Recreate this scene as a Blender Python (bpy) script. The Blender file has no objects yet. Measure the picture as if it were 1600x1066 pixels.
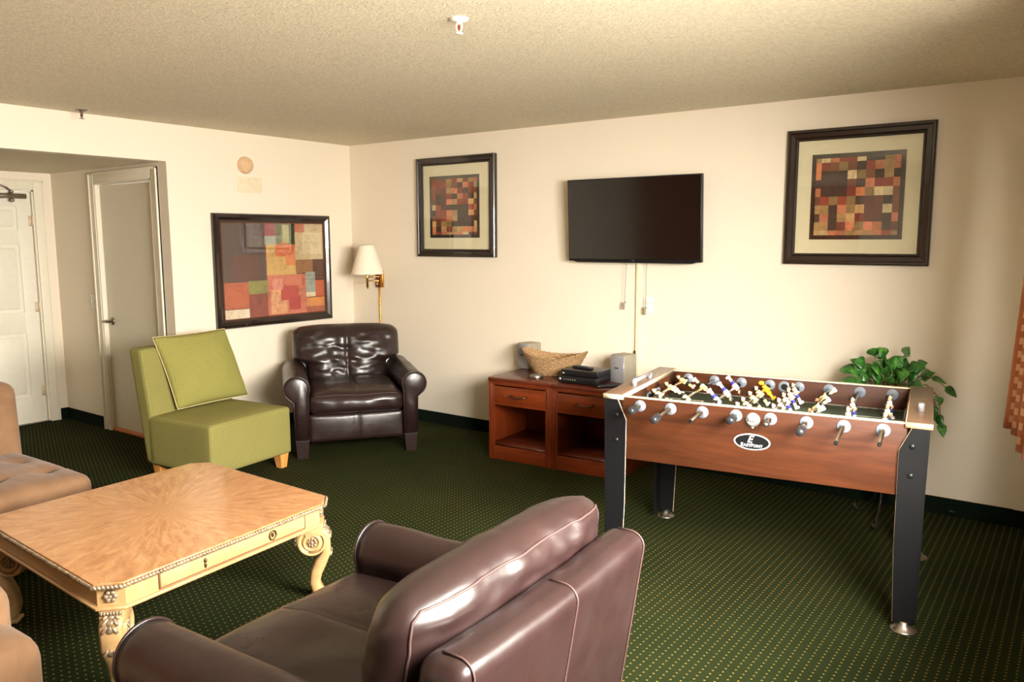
import bpy, bmesh, math, random
from mathutils import Vector, Matrix, noise
PI = math.pi
random.seed(7)
SC = bpy.context.scene
COL = SC.collection

# ------------------------------------------------------------------ camera, world, light, exposure
cam_d = bpy.data.cameras.new('camera'); cam = bpy.data.objects.new('camera', cam_d); COL.objects.link(cam)
SC.camera = cam
YAW, PITCH, ROLL = math.radians(36.1855), math.radians(7.43285), math.radians(-0.14634)
_f = Vector((-math.sin(YAW)*math.cos(PITCH), math.cos(YAW)*math.cos(PITCH), -math.sin(PITCH)))
_r0 = Vector((math.cos(YAW), math.sin(YAW), 0)); _u0 = _r0.cross(_f)
_r = _r0*math.cos(ROLL) + _u0*math.sin(ROLL); _u = -_r0*math.sin(ROLL) + _u0*math.cos(ROLL)
cam.matrix_world = Matrix(((_r.x, _u.x, -_f.x, 5.5265), (_r.y, _u.y, -_f.y, -5.04998), (_r.z, _u.z, -_f.z, 1.60061), (0, 0, 0, 1)))
cam_d.sensor_width = 36; cam_d.lens = 1229.15/1600*36; cam_d.clip_start = 0.02

W = bpy.data.worlds.new('daylight'); SC.world = W; W.use_nodes = True
W.node_tree.nodes['Background'].inputs[0].default_value = (1.0, 0.95, 0.86, 1)
W.node_tree.nodes['Background'].inputs[1].default_value = 2.2

def area(name, loc, aim, sx, sy, power, col):
    d = bpy.data.lights.new(name, 'AREA'); d.shape = 'RECTANGLE'; d.size = sx; d.size_y = sy
    d.energy = power; d.color = col
    o = bpy.data.objects.new(name, d); COL.objects.link(o); o.location = loc
    o.rotation_euler = (Vector(aim)-Vector(loc)).to_track_quat('-Z', 'Y').to_euler()
    return o
# daylight entering by the two windows, plus an added ceiling fill (lamps stand outside the glass)
area('daylight_east', (6.9, -3.75, 2.2), (3.4, -2.9, 1.35), 4.6, 1.6, 2350, (1.0, 0.95, 0.86))
area('ceiling_fill', (7.6, -3.4, 0.05), (3.2, -2.8, 2.4), 4.5, 2.4, 520, (1.0, 0.94, 0.82))  # unseen fill lamp, added to brighten the ceiling in place of ground bounce
area('daylight_south', (1.3, -6.75, 1.35), (1.3, -5.0, 1.2), 3.4, 1.7, 60, (1.0, 0.88, 0.70))

SC.view_settings.view_transform = 'Standard'; SC.view_settings.look = 'None'
SC.view_settings.exposure = 0.14; SC.view_settings.gamma = 1.0; SC.view_settings.use_curve_mapping = False

# ------------------------------------------------------------------ materials
def lin(c):
    r = []
    for v in c[:3]:
        v = v/255.0; r.append(v/12.92 if v <= 0.04045 else ((v+0.055)/1.055)**2.4)
    return (r[0], r[1], r[2], 1.0)

class NT:
    def __init__(s, name):
        s.m = bpy.data.materials.new(name); s.m.use_nodes = True
        s.t = s.m.node_tree; s.n = s.t.nodes; s.b = s.n['Principled BSDF']; s.out = s.n['Material Output']
    def add(s, typ, **kw):
        n = s.n.new(typ)
        for k, v in kw.items():
            if k == 'inp':
                for kk, vv in v.items(): n.inputs[kk].default_value = vv
            else: setattr(n, k, v)
        return n
    def link(s, a, b): s.t.links.new(a, b)
    def coord(s, sc=(1, 1, 1), which='Object'):
        tc = s.add('ShaderNodeTexCoord'); mp = s.add('ShaderNodeMapping'); mp.inputs['Scale'].default_value = sc
        s.link(tc.outputs[which], mp.inputs['Vector']); return mp.outputs['Vector']
    def noise(s, vec, scale, detail=3, rough=0.5, dist=0.0):
        n = s.add('ShaderNodeTexNoise'); n.inputs['Scale'].default_value = scale; n.inputs['Detail'].default_value = detail
        n.inputs['Roughness'].default_value = rough; n.inputs['Distortion'].default_value = dist
        if vec is not None: s.link(vec, n.inputs['Vector'])
        return n.outputs['Fac']
    def ramp(s, fac, stops):
        r = s.add('ShaderNodeValToRGB'); e = r.color_ramp.elements
        while len(e) < len(stops): e.new(0.5)
        for i, (p, c) in enumerate(stops): e[i].position = p; e[i].color = c
        s.link(fac, r.inputs['Fac']); return r.outputs['Color']
    def math(s, op, a, b=None, c=None):
        n = s.add('ShaderNodeMath', operation=op)
        for i, v in enumerate((a, b, c)):
            if v is None: continue
            if isinstance(v, (int, float)): n.inputs[i].default_value = v
            else: s.link(v, n.inputs[i])
        return n.outputs[0]
    def mix(s, fac, a, b, typ='MIX'):
        n = s.add('ShaderNodeMix', data_type='RGBA', blend_type=typ)
        if isinstance(fac, (int, float)): n.inputs[0].default_value = fac
        else: s.link(fac, n.inputs[0])
        for i, v in ((6, a), (7, b)):
            if isinstance(v, tuple): n.inputs[i].default_value = v
            else: s.link(v, n.inputs[i])
        return n.outputs[2]
    def bump(s, h, strength, dist=0.01):
        b = s.add('ShaderNodeBump'); b.inputs['Strength'].default_value = strength; b.inputs['Distance'].default_value = dist
        s.link(h, b.inputs['Height']); s.link(b.outputs['Normal'], s.b.inputs['Normal'])
    def set(s, color=None, rough=None, metal=None, **kw):
        if color is not None:
            if isinstance(color, tuple): s.b.inputs['Base Color'].default_value = color
            else: s.link(color, s.b.inputs['Base Color'])
        if rough is not None:
            if isinstance(rough, (int, float)): s.b.inputs['Roughness'].default_value = rough
            else: s.link(rough, s.b.inputs['Roughness'])
        if metal is not None: s.b.inputs['Metallic'].default_value = metal
        for k, v in kw.items(): s.b.inputs[k.replace('_', ' ')].default_value = v
        return s.m

def plain(name, c, rough=0.5, metal=0.0, var=0.06, vs=30, bump=0.0, bs=200, **kw):
    t = NT(name); v = t.coord(); n = t.noise(v, vs, 3)
    base = lin(c); lo = tuple(x*(1-var) for x in base[:3])+(1,); hi = tuple(min(1, x*(1+var)) for x in base[:3])+(1,)
    t.set(t.ramp(n, [(0.3, lo), (0.7, hi)]), rough, metal, **kw)
    if bump: t.bump(t.noise(v, bs, 2), bump, 0.002)
    return t.m

def wall_mat(name, c, bs, strength):
    t = NT(name); v = t.coord(); n = t.noise(v, 1.3, 4)
    b = lin(c)
    t.set(t.ramp(n, [(0.3, tuple(x*0.97 for x in b[:3])+(1,)), (0.7, b)]), 0.75)
    if strength > 0.5:
        g = t.noise(v, bs*0.8, 4, 0.7); mp = t.ramp(n, [(0.3, tuple(x*0.97 for x in b[:3])+(1,)), (0.7, b)])
        t.set(t.mix(1.0, mp, t.ramp(g, [(0.38, (0.86, 0.86, 0.85, 1)), (0.6, (1.05, 1.05, 1.04, 1))]), 'MULTIPLY'), 0.8)
    t.bump(t.noise(v, bs, 5, 0.6), strength, 0.006); return t.m

def wood(name, c1, c2, rough=0.3, axis='x', sc=1.0, coat=0.2):
    t = NT(name)
    s = {'x': (1.2*sc, 14*sc, 14*sc), 'y': (14*sc, 1.2*sc, 14*sc), 'z': (14*sc, 14*sc, 1.2*sc)}[axis]
    v = t.coord(s); n = t.noise(v, 2.2, 6, 0.6, 0.8); n2 = t.noise(v, 9, 3, 0.5, 0.2)
    k = t.math('ADD', t.math('MULTIPLY', n, 0.75), t.math('MULTIPLY', n2, 0.25))
    t.set(t.ramp(k, [(0.32, lin(c1)), (0.66, lin(c2))]), rough, 0, Coat_Weight=coat, Coat_Roughness=0.15)
    t.b.inputs['Specular IOR Level'].default_value = 0.35 if coat else 0.2
    t.bump(n2, 0.05, 0.002); return t.m

def leather(name, c):
    t = NT(name); v = t.coord(); n = t.noise(v, 5, 5, 0.6)
    b = lin(c); t.set(t.ramp(n, [(0.3, tuple(x*0.75 for x in b[:3])+(1,)), (0.75, tuple(x*1.15 for x in b[:3])+(1,))]),
        t.ramp(t.noise(v, 9, 4), [(0.3, (0.27, 0.27, 0.27, 1)), (0.7, (0.40, 0.40, 0.40, 1))]), 0, Specular_IOR_Level=0.65)
    w = t.noise(v, 6, 3, 0.5, 0.3); g = t.noise(v, 300, 2)
    t.bump(t.math('ADD', t.math('MULTIPLY', w, 1.0), t.math('MULTIPLY', g, 0.02)), 0.35, 0.012); return t.m

M = {}
M['wall'] = wall_mat('wall_paint', (240, 228, 208), 90, 0.3)
M['ceiling'] = wall_mat('ceiling_texture', (226, 214, 188), 75, 1.0)
M['trim'] = plain('trim_paint', (236, 228, 208), 0.4, var=0.02)
M['door'] = plain('door_paint', (238, 232, 216), 0.45, var=0.02)
M['door_flat'] = plain('door_flat_paint', (226, 218, 198), 0.5, var=0.02)
M['baseboard'] = plain('green_carpet_base', (16, 26, 18), 0.9, bump=0.5, bs=700, Specular_IOR_Level=0.1)
M['wood_sill'] = plain('orange_wood', (205, 120, 70), 0.5)
M['leather'] = leather('brown_leather', (41, 26, 25))
M['leather_seam'] = plain('leather_seam', (66, 46, 42), 0.6)
M['dark_foot'] = plain('dark_wood_foot', (36, 20, 20), 0.35)
M['oak'] = wood('honey_wood', (200, 125, 55), (226, 160, 88), 0.4, 'z')
M['cherry'] = wood('cherry_wood', (88, 33, 10), (130, 55, 22), 0.33, 'x', 1.0)
M['cherry_v'] = wood('cherry_wood_upright', (84, 30, 9), (128, 54, 22), 0.33, 'z', 1.0)
M['cherry_top'] = wood('cherry_wood_top', (72, 28, 16), (98, 42, 26), 0.28, 'x', 1.0)
M['walnut'] = wood('walnut_laminate', (54, 27, 13), (80, 42, 21), 0.5, 'x', 0.8, 0.0)
M['walnut_y'] = wood('walnut_laminate_rail', (108, 82, 64), (134, 106, 86), 0.3, 'y', 0.8)
M['rail_edge'] = plain('pale_rail_edge', (226, 206, 176), 0.35)
M['rail_edge_wood'] = plain('pale_wood_edge', (236, 184, 138), 0.4)
M['black_lam'] = plain('black_laminate', (12, 12, 14), 0.5, bump=0.1, Specular_IOR_Level=0.25)
M['black'] = plain('black_plastic', (18, 18, 20), 0.35)
M['grip'] = plain('black_grip', (38, 38, 40), 0.35)
M['grey_pl'] = plain('grey_plastic', (118, 124, 134), 0.4)
M['clear_grey'] = plain('smoked_plastic', (150, 152, 148), 0.2)
M['chrome'] = plain('chrome', (215, 212, 205), 0.16, 1.0)
M['brushed'] = plain('brushed_steel', (160, 152, 142), 0.35, 1.0)
M['brass'] = plain('brass', (214, 170, 90), 0.22, 1.0)
M['antique'] = plain('antique_brass', (110, 90, 66), 0.4, 0.9)
M['field'] = plain('green_field', (112, 140, 118), 0.6)
M['white'] = plain('white_paint', (236, 234, 226), 0.4)
M['skin'] = plain('figure_skin', (226, 166, 128), 0.5)
M['blue'] = plain('figure_blue', (44, 44, 128), 0.4)
M['cream'] = plain('figure_cream', (240, 226, 150), 0.4)
M['yellow'] = plain('figure_yellow', (236, 178, 40), 0.4)
M['hair'] = plain('figure_black', (16, 14, 14), 0.4)
M['silver'] = plain('silver_plastic', (182, 182, 188), 0.32, 0.5)
M['speaker_body'] = plain('grey_beige_body', (150, 142, 124), 0.5)
M['frame'] = plain('dark_frame', (34, 22, 18), 0.25, Coat_Weight=0.5)
M['frame_lip'] = plain('gilt_lip', (90, 50, 32), 0.4)
M['mat_board'] = plain('mat_board', (222, 212, 176), 0.8, var=0.02)
M['tan'] = None
M['brass_bits'] = plain('gilt', (156, 136, 110), 0.35, 0.4, var=0.5, vs=60)
M['cable'] = plain('black_cable', (14, 14, 14), 0.5)
M['raceway'] = plain('ivory_raceway', (240, 226, 190), 0.45)
M['detector'] = plain('aged_plastic', (222, 186, 146), 0.5)
M['patch'] = plain('patched_paint', (234, 218, 188), 0.7)
M['shade'] = plain('lamp_shade_linen', (240, 232, 212), 0.8, var=0.02)
M['pot'] = plain('dark_pot', (40, 28, 24), 0.6)
M['stem'] = plain('stem', (96, 74, 40), 0.6)
M['red'] = plain('red_glass', (140, 20, 16), 0.3)
M['screen'] = plain('tv_screen', (10, 9, 8), 0.13, var=0.0, Specular_IOR_Level=0.6)

def tan_mat():
    t = NT('tan_suede'); v = t.coord(); n = t.noise(v, 4, 5, 0.6, 0.6)
    t.set(t.ramp(n, [(0.3, lin((106, 76, 50))), (0.7, lin((134, 101, 72)))]), 0.9, 0, Sheen_Weight=0.12)
    t.bump(t.noise(v, 6, 3), 0.15, 0.01); return t.m
M['tan'] = tan_mat()

def carpet_mat():
    t = NT('green_dotted_carpet'); v = t.coord(); sep = t.add('ShaderNodeSeparateXYZ'); t.link(v, sep.inputs[0])
    px, py = 0.034, 0.027
    u = t.math('DIVIDE', sep.outputs[0], px); w = t.math('DIVIDE', sep.outputs[1], py)
    par = t.math('MULTIPLY', t.math('FLOORED_MODULO', t.math('FLOOR', u), 2.0), 0.5)
    w2 = t.math('ADD', w, par)
    du = t.math('MULTIPLY', t.math('SUBTRACT', t.math('FRACT', u), 0.5), px)
    dw = t.math('MULTIPLY', t.math('SUBTRACT', t.math('FRACT', w2), 0.5), py)
    d = t.math('SQRT', t.math('ADD', t.math('MULTIPLY', du, du), t.math('MULTIPLY', dw, dw)))
    dot = t.math('LESS_THAN', d, 0.0042)
    n = t.noise(v, 1.2, 5, 0.6); f = t.noise(v, 260, 3, 0.7)
    base = t.ramp(n, [(0.3, lin((33, 40, 20))), (0.7, lin((45, 52, 28)))])
    base = t.mix(t.math('MULTIPLY', f, 0.5), base, lin((4, 6, 2)))
    dots = t.ramp(t.noise(v, 0.8, 2), [(0.35, lin((138, 104, 42))), (0.65, lin((116, 108, 56)))])
    t.set(t.mix(t.math('MULTIPLY', dot, 0.85), base, dots), 0.95, 0, Specular_IOR_Level=0.04)
    t.bump(f, 0.6, 0.004); return t.m
M['carpet'] = carpet_mat()

def weave_mat(name, base, line, px):
    t = NT(name); tc = t.add('ShaderNodeTexCoord'); s1 = t.add('ShaderNodeSeparateXYZ'); s2 = t.add('ShaderNodeSeparateXYZ')
    t.link(tc.outputs['Object'], s1.inputs[0]); t.link(tc.outputs['Normal'], s2.inputs[0])
    tot = None
    for i, per in enumerate((px, px, px)):
        fr = t.math('FRACT', t.math('DIVIDE', s1.outputs[i], per))
        st = t.math('LESS_THAN', fr, 0.30)
        msk = t.math('LESS_THAN', t.math('ABSOLUTE', s2.outputs[i]), 0.6)
        k = t.math('MULTIPLY', st, msk)
        tot = k if tot is None else t.math('ADD', tot, k)
    n = t.noise(tc.outputs['Object'], 3, 3)
    b = t.ramp(n, [(0.3, base), (0.7, tuple(x*1.12 for x in base[:3])+(1,))])
    t.set(t.mix(t.math('MULTIPLY', tot, 0.40), b, line), 0.9, 0, Specular_IOR_Level=0.2)
    t.bump(tot, 0.25, 0.002); return t.m
M['green_fabric'] = weave_mat('green_check_fabric', lin((136, 132, 76)), lin((98, 84, 38)), 0.0135)
M['green_pillow'] = weave_mat('green_pillow_fabric', lin((142, 139, 76)), lin((108, 98, 44)), 0.0135)
M['piping'] = plain('cream_piping', (206, 186, 138), 0.7)

def starburst():
    t = NT('radial_veneer'); tc = t.add('ShaderNodeTexCoord'); sep = t.add('ShaderNodeSeparateXYZ'); t.link(tc.outputs['Object'], sep.inputs[0])
    x, y = sep.outputs[0], sep.outputs[1]
    r = t.math('SQRT', t.math('ADD', t.math('ADD', t.math('MULTIPLY', x, x), t.math('MULTIPLY', y, y)), 0.0004))
    cx = t.math('DIVIDE', x, r); cy = t.math('DIVIDE', y, r)
    cmb = t.add('ShaderNodeCombineXYZ')
    t.link(t.math('MULTIPLY', cx, 5.0), cmb.inputs[0]); t.link(t.math('MULTIPLY', cy, 5.0), cmb.inputs[1]); t.link(t.math('MULTIPLY', r, 3.4), cmb.inputs[2])
    n = t.noise(cmb.outputs[0], 3.2, 7, 0.65, 0.8)
    w = t.noise(tc.outputs['Object'], 3, 4)
    a = t.ramp(n, [(0.34, lin((154, 102, 62))), (0.52, lin((182, 131, 87))), (0.7, lin((202, 158, 113)))])
    t.set(t.mix(t.math('MULTIPLY', w, 0.35), a, lin((182, 131, 82))), 0.28, 0, Coat_Weight=0.35, Coat_Roughness=0.12)
    return t.m
M['veneer'] = starburst()
M['table_paint'] = wood('pale_painted_wood', (174, 137, 90), (194, 158, 110), 0.42, 'x', 0.7)
M['table_line'] = plain('dark_line', (120, 80, 56), 0.5)

def curtain_mat():
    t = NT('orange_check_curtain'); tc = t.add('ShaderNodeTexCoord'); sep = t.add('ShaderNodeSeparateXYZ'); t.link(tc.outputs['UV'], sep.inputs[0])
    a = t.math('LESS_THAN', t.math('FRACT', t.math('DIVIDE', sep.outputs[0], 0.05)), 0.5)
    b = t.math('LESS_THAN', t.math('FRACT', t.math('DIVIDE', sep.outputs[1], 0.05)), 0.5)
    k = t.math('MULTIPLY', a, b)
    c = t.mix(t.math('MULTIPLY', k, 0.8), lin((196, 110, 62)), lin((244, 200, 150)))
    t.set(c, 0.6, 0, Sheen_Weight=0.3)
    tr = t.add('ShaderNodeBsdfTranslucent'); t.link(c, tr.inputs['Color'])
    mx = t.add('ShaderNodeMixShader'); mx.inputs[0].default_value = 0.35
    t.link(t.b.outputs[0], mx.inputs[1]); t.link(tr.outputs[0], mx.inputs[2]); t.link(mx.outputs[0], t.out.inputs['Surface'])
    return t.m
M['curtain'] = curtain_mat()
M['curtain_lining'] = plain('curtain_lining', (156, 88, 54), 0.8)

def glass_mat():
    t = NT('window_glass'); t.n.remove(t.b)
    tr = t.add('ShaderNodeBsdfTransparent'); gl = t.add('ShaderNodeBsdfGlossy'); gl.inputs['Roughness'].default_value = 0.02
    mx = t.add('ShaderNodeMixShader'); mx.inputs[0].default_value = 0.05
    t.link(tr.outputs[0], mx.inputs[1]); t.link(gl.outputs[0], mx.inputs[2]); t.link(mx.outputs[0], t.out.inputs['Surface']); return t.m
M['glass'] = glass_mat()

def pic_glass():
    t = NT('picture_glass'); t.n.remove(t.b)
    tr = t.add('ShaderNodeBsdfTransparent'); gl = t.add('ShaderNodeBsdfGlossy'); gl.inputs['Roughness'].default_value = 0.03
    mx = t.add('ShaderNodeMixShader'); mx.inputs[0].default_value = 0.05
    t.link(tr.outputs[0], mx.inputs[1]); t.link(gl.outputs[0], mx.inputs[2]); t.link(mx.outputs[0], t.out.inputs['Surface']); return t.m
M['pic_glass'] = pic_glass()

def print_mat():
    t = NT('art_print'); a = t.add('ShaderNodeVertexColor'); a.layer_name = 'paint'
    v = t.coord(); n = t.noise(v, 9, 8, 0.75, 1.2); n2 = t.noise(v, 60, 4, 0.7)
    k = t.ramp(t.math('ADD', t.math('MULTIPLY', n, 0.7), t.math('MULTIPLY', n2, 0.3)), [(0.34, (0.5, 0.40, 0.34, 1)), (0.5, (0.95, 0.9, 0.85, 1)), (0.64, (1.02, 1.05, 1.08, 1))])
    t.set(t.mix(1.0, a.outputs['Color'], k, 'MULTIPLY'), 0.6); return t.m
M['print'] = print_mat()

def leaf_mat():
    t = NT('pothos_leaf'); v = t.coord(); n = t.noise(v, 22, 3)
    t.set(t.ramp(n, [(0.35, lin((38, 84, 36))), (0.55, lin((66, 128, 50))), (0.75, lin((124, 176, 78)))]), 0.3, 0, Specular_IOR_Level=0.6)
    return t.m
M['leaf'] = leaf_mat()

def basket_mat():
    t = NT('woven_straw'); v = t.coord(); 
    w = t.add('ShaderNodeTexWave', wave_type='BANDS', bands_direction='Z'); w.inputs['Scale'].default_value = 55; w.inputs['Distortion'].default_value = 6; w.inputs['Detail'].default_value = 2
    t.link(v, w.inputs['Vector'])
    n = t.noise(v, 60, 4, 0.7)
    k = t.math('ADD', t.math('MULTIPLY', w.outputs['Fac'], 0.4), t.math('MULTIPLY', n, 0.6))
    t.set(t.ramp(k, [(0.38, lin((120, 76, 40))), (0.54, lin((230, 190, 138)))]), 0.7)
    t.bump(k, 1.0, 0.010); return t.m
M['basket'] = basket_mat()

# ------------------------------------------------------------------ mesh helpers
class MB:
    """collects shapes into ONE mesh; each shape may take its own material slot"""
    def __init__(s): s.bm = bmesh.new(); s.mi = 0; s.smooth = True
    def _tag(s, faces):
        for f in faces: f.material_index = s.mi; f.smooth = s.smooth
    def box(s, x0, x1, y0, y1, z0, z1, bev=0.0, seg=2, mat=None):
        r = bmesh.ops.create_cube(s.bm, size=1.0); vs = r['verts']
        for v in vs: v.co = Vector(((x0+x1)/2+v.co.x*(x1-x0), (y0+y1)/2+v.co.y*(y1-y0), (z0+z1)/2+v.co.z*(z1-z0)))
        fs = list({f for v in vs for f in v.link_faces}); s._tag(fs)
        if bev:
            es = list({e for v in vs for e in v.link_edges})
            rr = bmesh.ops.bevel(s.bm, geom=es, offset=bev, segments=seg, affect='EDGES', profile=0.5)
            s._tag(rr['faces']); vs = [v for v in rr['verts']]
            fs = list({f for v in vs for f in v.link_faces}); s._tag(fs)
            vs = list({v for f in fs for v in f.verts})
        if mat is not None: 
            for v in vs: v.co = mat @ v.co
        return s
    def grid(s, nu, nv, fn, closeu=False, closev=False):
        V = [[s.bm.verts.new(fn(i/(nu if closeu else nu-1), j/(nv if closev else nv-1))) for j in range(nv)] for i in range(nu)]
        for i in range(nu if closeu else nu-1):
            for j in range(nv if closev else nv-1):
                a, b, c, d = V[i][j], V[(i+1) % nu][j], V[(i+1) % nu][(j+1) % nv], V[i][(j+1) % nv]
                try: f = s.bm.faces.new((a, b, c, d)); f.material_index = s.mi; f.smooth = s.smooth
                except ValueError: pass
        return V
    def tube(s, pts, r, n=10, closed=False, cap=True, sq=None):
        pts = [Vector(p) for p in pts]; N = len(pts)
        rr = r if isinstance(r, (list, tuple)) else [r]*N
        rings = []; up = None
        for i, p in enumerate(pts):
            a = pts[(i-1) % N] if (closed or i > 0) else p; b = pts[(i+1) % N] if (closed or i < N-1) else p
            t = (b-a).normalized()
            if up is None: up = t.orthogonal().normalized()
            up = (up - t*up.dot(t)); up = up.normalized() if up.length > 1e-6 else t.orthogonal().normalized()
            w = t.cross(up)
            rings.append([s.bm.verts.new(p+(up*math.cos(2*PI*k/n)+w*math.sin(2*PI*k/n))*rr[i]) for k in range(n)])
        for i in range(N if closed else N-1):
            A, B = rings[i], rings[(i+1) % N]
            for k in range(n):
                f = s.bm.faces.new((A[k], A[(k+1) % n], B[(k+1) % n], B[k])); f.material_index = s.mi; f.smooth = s.smooth
        if cap and not closed:
            for R in (rings[0][::-1], rings[-1]):
                f = s.bm.faces.new(R); f.material_index = s.mi; f.smooth = False
        return s
    def cyl(s, a, b, r, n=20, r2=None): return s.tube([a, b], [r, r if r2 is None else r2], n)
    def lathe(s, prof, n=28, mat=None, cap=True):
        mat = mat or Matrix()
        rings = [[s.bm.verts.new(mat @ Vector((r*math.cos(2*PI*k/n), r*math.sin(2*PI*k/n), z))) for k in range(n)] for r, z in prof]
        for i in range(len(rings)-1):
            for k in range(n):
                f = s.bm.faces.new((rings[i][k], rings[i][(k+1) % n], rings[i+1][(k+1) % n], rings[i+1][k])); f.material_index = s.mi; f.smooth = s.smooth
        if cap:
            for R in (rings[0][::-1], rings[-1]):
                f = s.bm.faces.new(R); f.material_index = s.mi; f.smooth = False
        return s
    def prism(s, poly, d0, d1, mat=None, axis='y', bev=0.0):
        """poly: list of 2D; extruded along axis from d0 to d1"""
        mk = {'y': lambda p, d: Vector((p[0], d, p[1])), 'z': lambda p, d: Vector((p[0], p[1], d)), 'x': lambda p, d: Vector((d, p[0], p[1]))}[axis]
        mat = mat or Matrix()
        A = [s.bm.verts.new(mat @ mk(p, d0)) for p in poly]; B = [s.bm.verts.new(mat @ mk(p, d1)) for p in poly]
        n = len(poly); fs = [s.bm.faces.new(A), s.bm.faces.new(B[::-1])]
        for i in range(n): fs.append(s.bm.faces.new((A[i], B[i], B[(i+1) % n], A[(i+1) % n])))
        for f in fs: f.material_index = s.mi; f.smooth = False
        if bev:
            es = list({e for f in fs[:2] for e in f.edges})
            r = bmesh.ops.bevel(s.bm, geom=es, offset=bev, segments=2, affect='EDGES', profile=0.5)
            for f in r['faces']: f.material_index = s.mi; f.smooth = True
        return s
    def ell(s, c, r, mat=None, n=10):
        mat = mat or Matrix()
        rr = bmesh.ops.create_uvsphere(s.bm, u_segments=n, v_segments=max(5, n*2//3), radius=1.0)
        for v in rr['verts']: v.co = Vector(c) + mat @ Vector((v.co.x*r[0], v.co.y*r[1], v.co.z*r[2]))
        s._tag({f for v in rr['verts'] for f in v.link_faces}); return s
    def rbox(s, c, size, r, n=10, fn=None):
        """densely gridded rounded box; fn post-deforms unit-less local point (world offset passed)"""
        h = [max(q/2, 1e-4) for q in size]; r = min(r, *h)
        def ticks(hh):
            k = 4; e = [hh-r+r*math.sin(i/k*PI/2*0.999) for i in range(1, k+1)]
            inner = [-(hh-r)+2*(hh-r)*i/n for i in range(n+1)]
            return [-q for q in e[::-1]]+inner+e
        T = [ticks(q) for q in h]; cache = {}
        def vert(p):
            key = tuple(round(q, 5) for q in p)
            if key in cache: return cache[key]
            q = Vector([max(-(h[i]-r), min(h[i]-r, p[i])) for i in range(3)]); d = Vector(p)-q
            w = q + (d.normalized()*r if d.length > 1e-7 else d)
            if fn: w = fn(w, h)
            v = s.bm.verts.new(Vector(c)+w); cache[key] = v; return v
        for ax in range(3):
            u, w_ = [(1, 2), (2, 0), (0, 1)][ax]
            for sg in (-1, 1):
                for i in range(len(T[u])-1):
                    for j in range(len(T[w_])-1):
                        q = []
                        for (ii, jj) in ((i, j), (i+1, j), (i+1, j+1), (i, j+1)):
                            p = [0, 0, 0]; p[ax] = sg*h[ax]; p[u] = T[u][ii]; p[w_] = T[w_][jj]; q.append(vert(p))
                        if sg < 0: q = q[::-1]
                        if len(set(q)) < 3: continue
                        try: f = s.bm.faces.new(list(dict.fromkeys(q))); f.material_index = s.mi; f.smooth = s.smooth
                        except ValueError: pass
        return s
    def build(s, name, mats, parent=None, loc=None):
        me = bpy.data.meshes.new(name); bmesh.ops.recalc_face_normals(s.bm, faces=s.bm.faces); s.bm.to_mesh(me); s.bm.free()
        if not isinstance(mats, (list, tuple)): mats = [mats]
        for m in mats: me.materials.append(M[m] if isinstance(m, str) else m)
        o = bpy.data.objects.new(name, me); COL.objects.link(o)
        if parent is not None: o.parent = parent
        if loc is not None: o.location = loc
        return o

def tag(o, label, cat, group=None):
    o['label'] = label; o['category'] = cat
    if group: o['group'] = group
    return o
def thing(name, loc, rz, label, cat, group=None):
    o = bpy.data.objects.new(name, None); COL.objects.link(o); o.location = loc; o.rotation_euler = (0, 0, rz); o.empty_display_size = 0.1
    return tag(o, label, cat, group)
def struct(o): o['kind'] = 'structure'; return o
def copy_tree(o, parent=None, keep=True):
    c = o.copy(); COL.objects.link(c)
    if parent is not None: c.parent = parent
    for ch in [k for k in o.children]: copy_tree(ch, c)
    return c
def setmat(o, mp):
    """gives the copied tree its own mesh with swapped materials (mp: old->new)"""
    pass
RX = lambda a: Matrix.Rotation(a, 4, 'X'); RY = lambda a: Matrix.Rotation(a, 4, 'Y'); RZ = lambda a: Matrix.Rotation(a, 4, 'Z'); TR = lambda *v: Matrix.Translation(v)

# ------------------------------------------------------------------ room shell
H = 2.44; XE = 5.62; YS = -6.2; SOF = 2.168; HY = -1.79; HY2 = -3.15; HX = -1.83
def wbox(name, mat, *boxes):
    b = MB()
    b.smooth = False
    for q in boxes: b.box(*q)
    return struct(b.build(name, mat))
wbox('floor', 'carpet', (HX-0.12, XE+0.1, YS-0.1, 0.1, -0.1, 0.0))
wbox('ceiling', 'ceiling', (-0.12, XE+0.1, YS-0.1, 0.1, H, H+0.1))
wbox('ceiling_hall', 'ceiling', (HX-0.12, -0.12, HY2-0.1, HY+0.2, SOF, SOF+0.1))
wbox('wall_back', 'wall', (-0.12, XE+0.1, 0.0, 0.1, 0, H))
# left wall with the hallway opening and its header
wbox('wall_left', 'wall', (-0.12, 0, HY+0.12, 0.0, 0, H), (-0.12, 0, HY2, HY+0.12, SOF, H), (-0.12, 0, YS, HY2, 0, H))
# east wall with window
EW = (-4.3, -2.15, 0.85, 2.08)
wbox('wall_right', 'wall', (XE, XE+0.12, YS, EW[0], 0, H), (XE, XE+0.12, EW[1], 0.0, 0, H), (XE, XE+0.12, EW[0], EW[1], 0, EW[2]), (XE, XE+0.12, EW[0], EW[1], EW[3], H))
SW = (-0.3, 3.0, 0.5, 2.2)
wbox('wall_front', 'wall', (0.0, SW[0]+0.3+0.001, YS-0.12, YS, 0, H), (SW[1], XE, YS-0.12, YS, 0, H), (0.0, SW[1], YS-0.12, YS, 0, SW[2]), (0.0, SW[1], YS-0.12, YS, SW[3], H))
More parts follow.
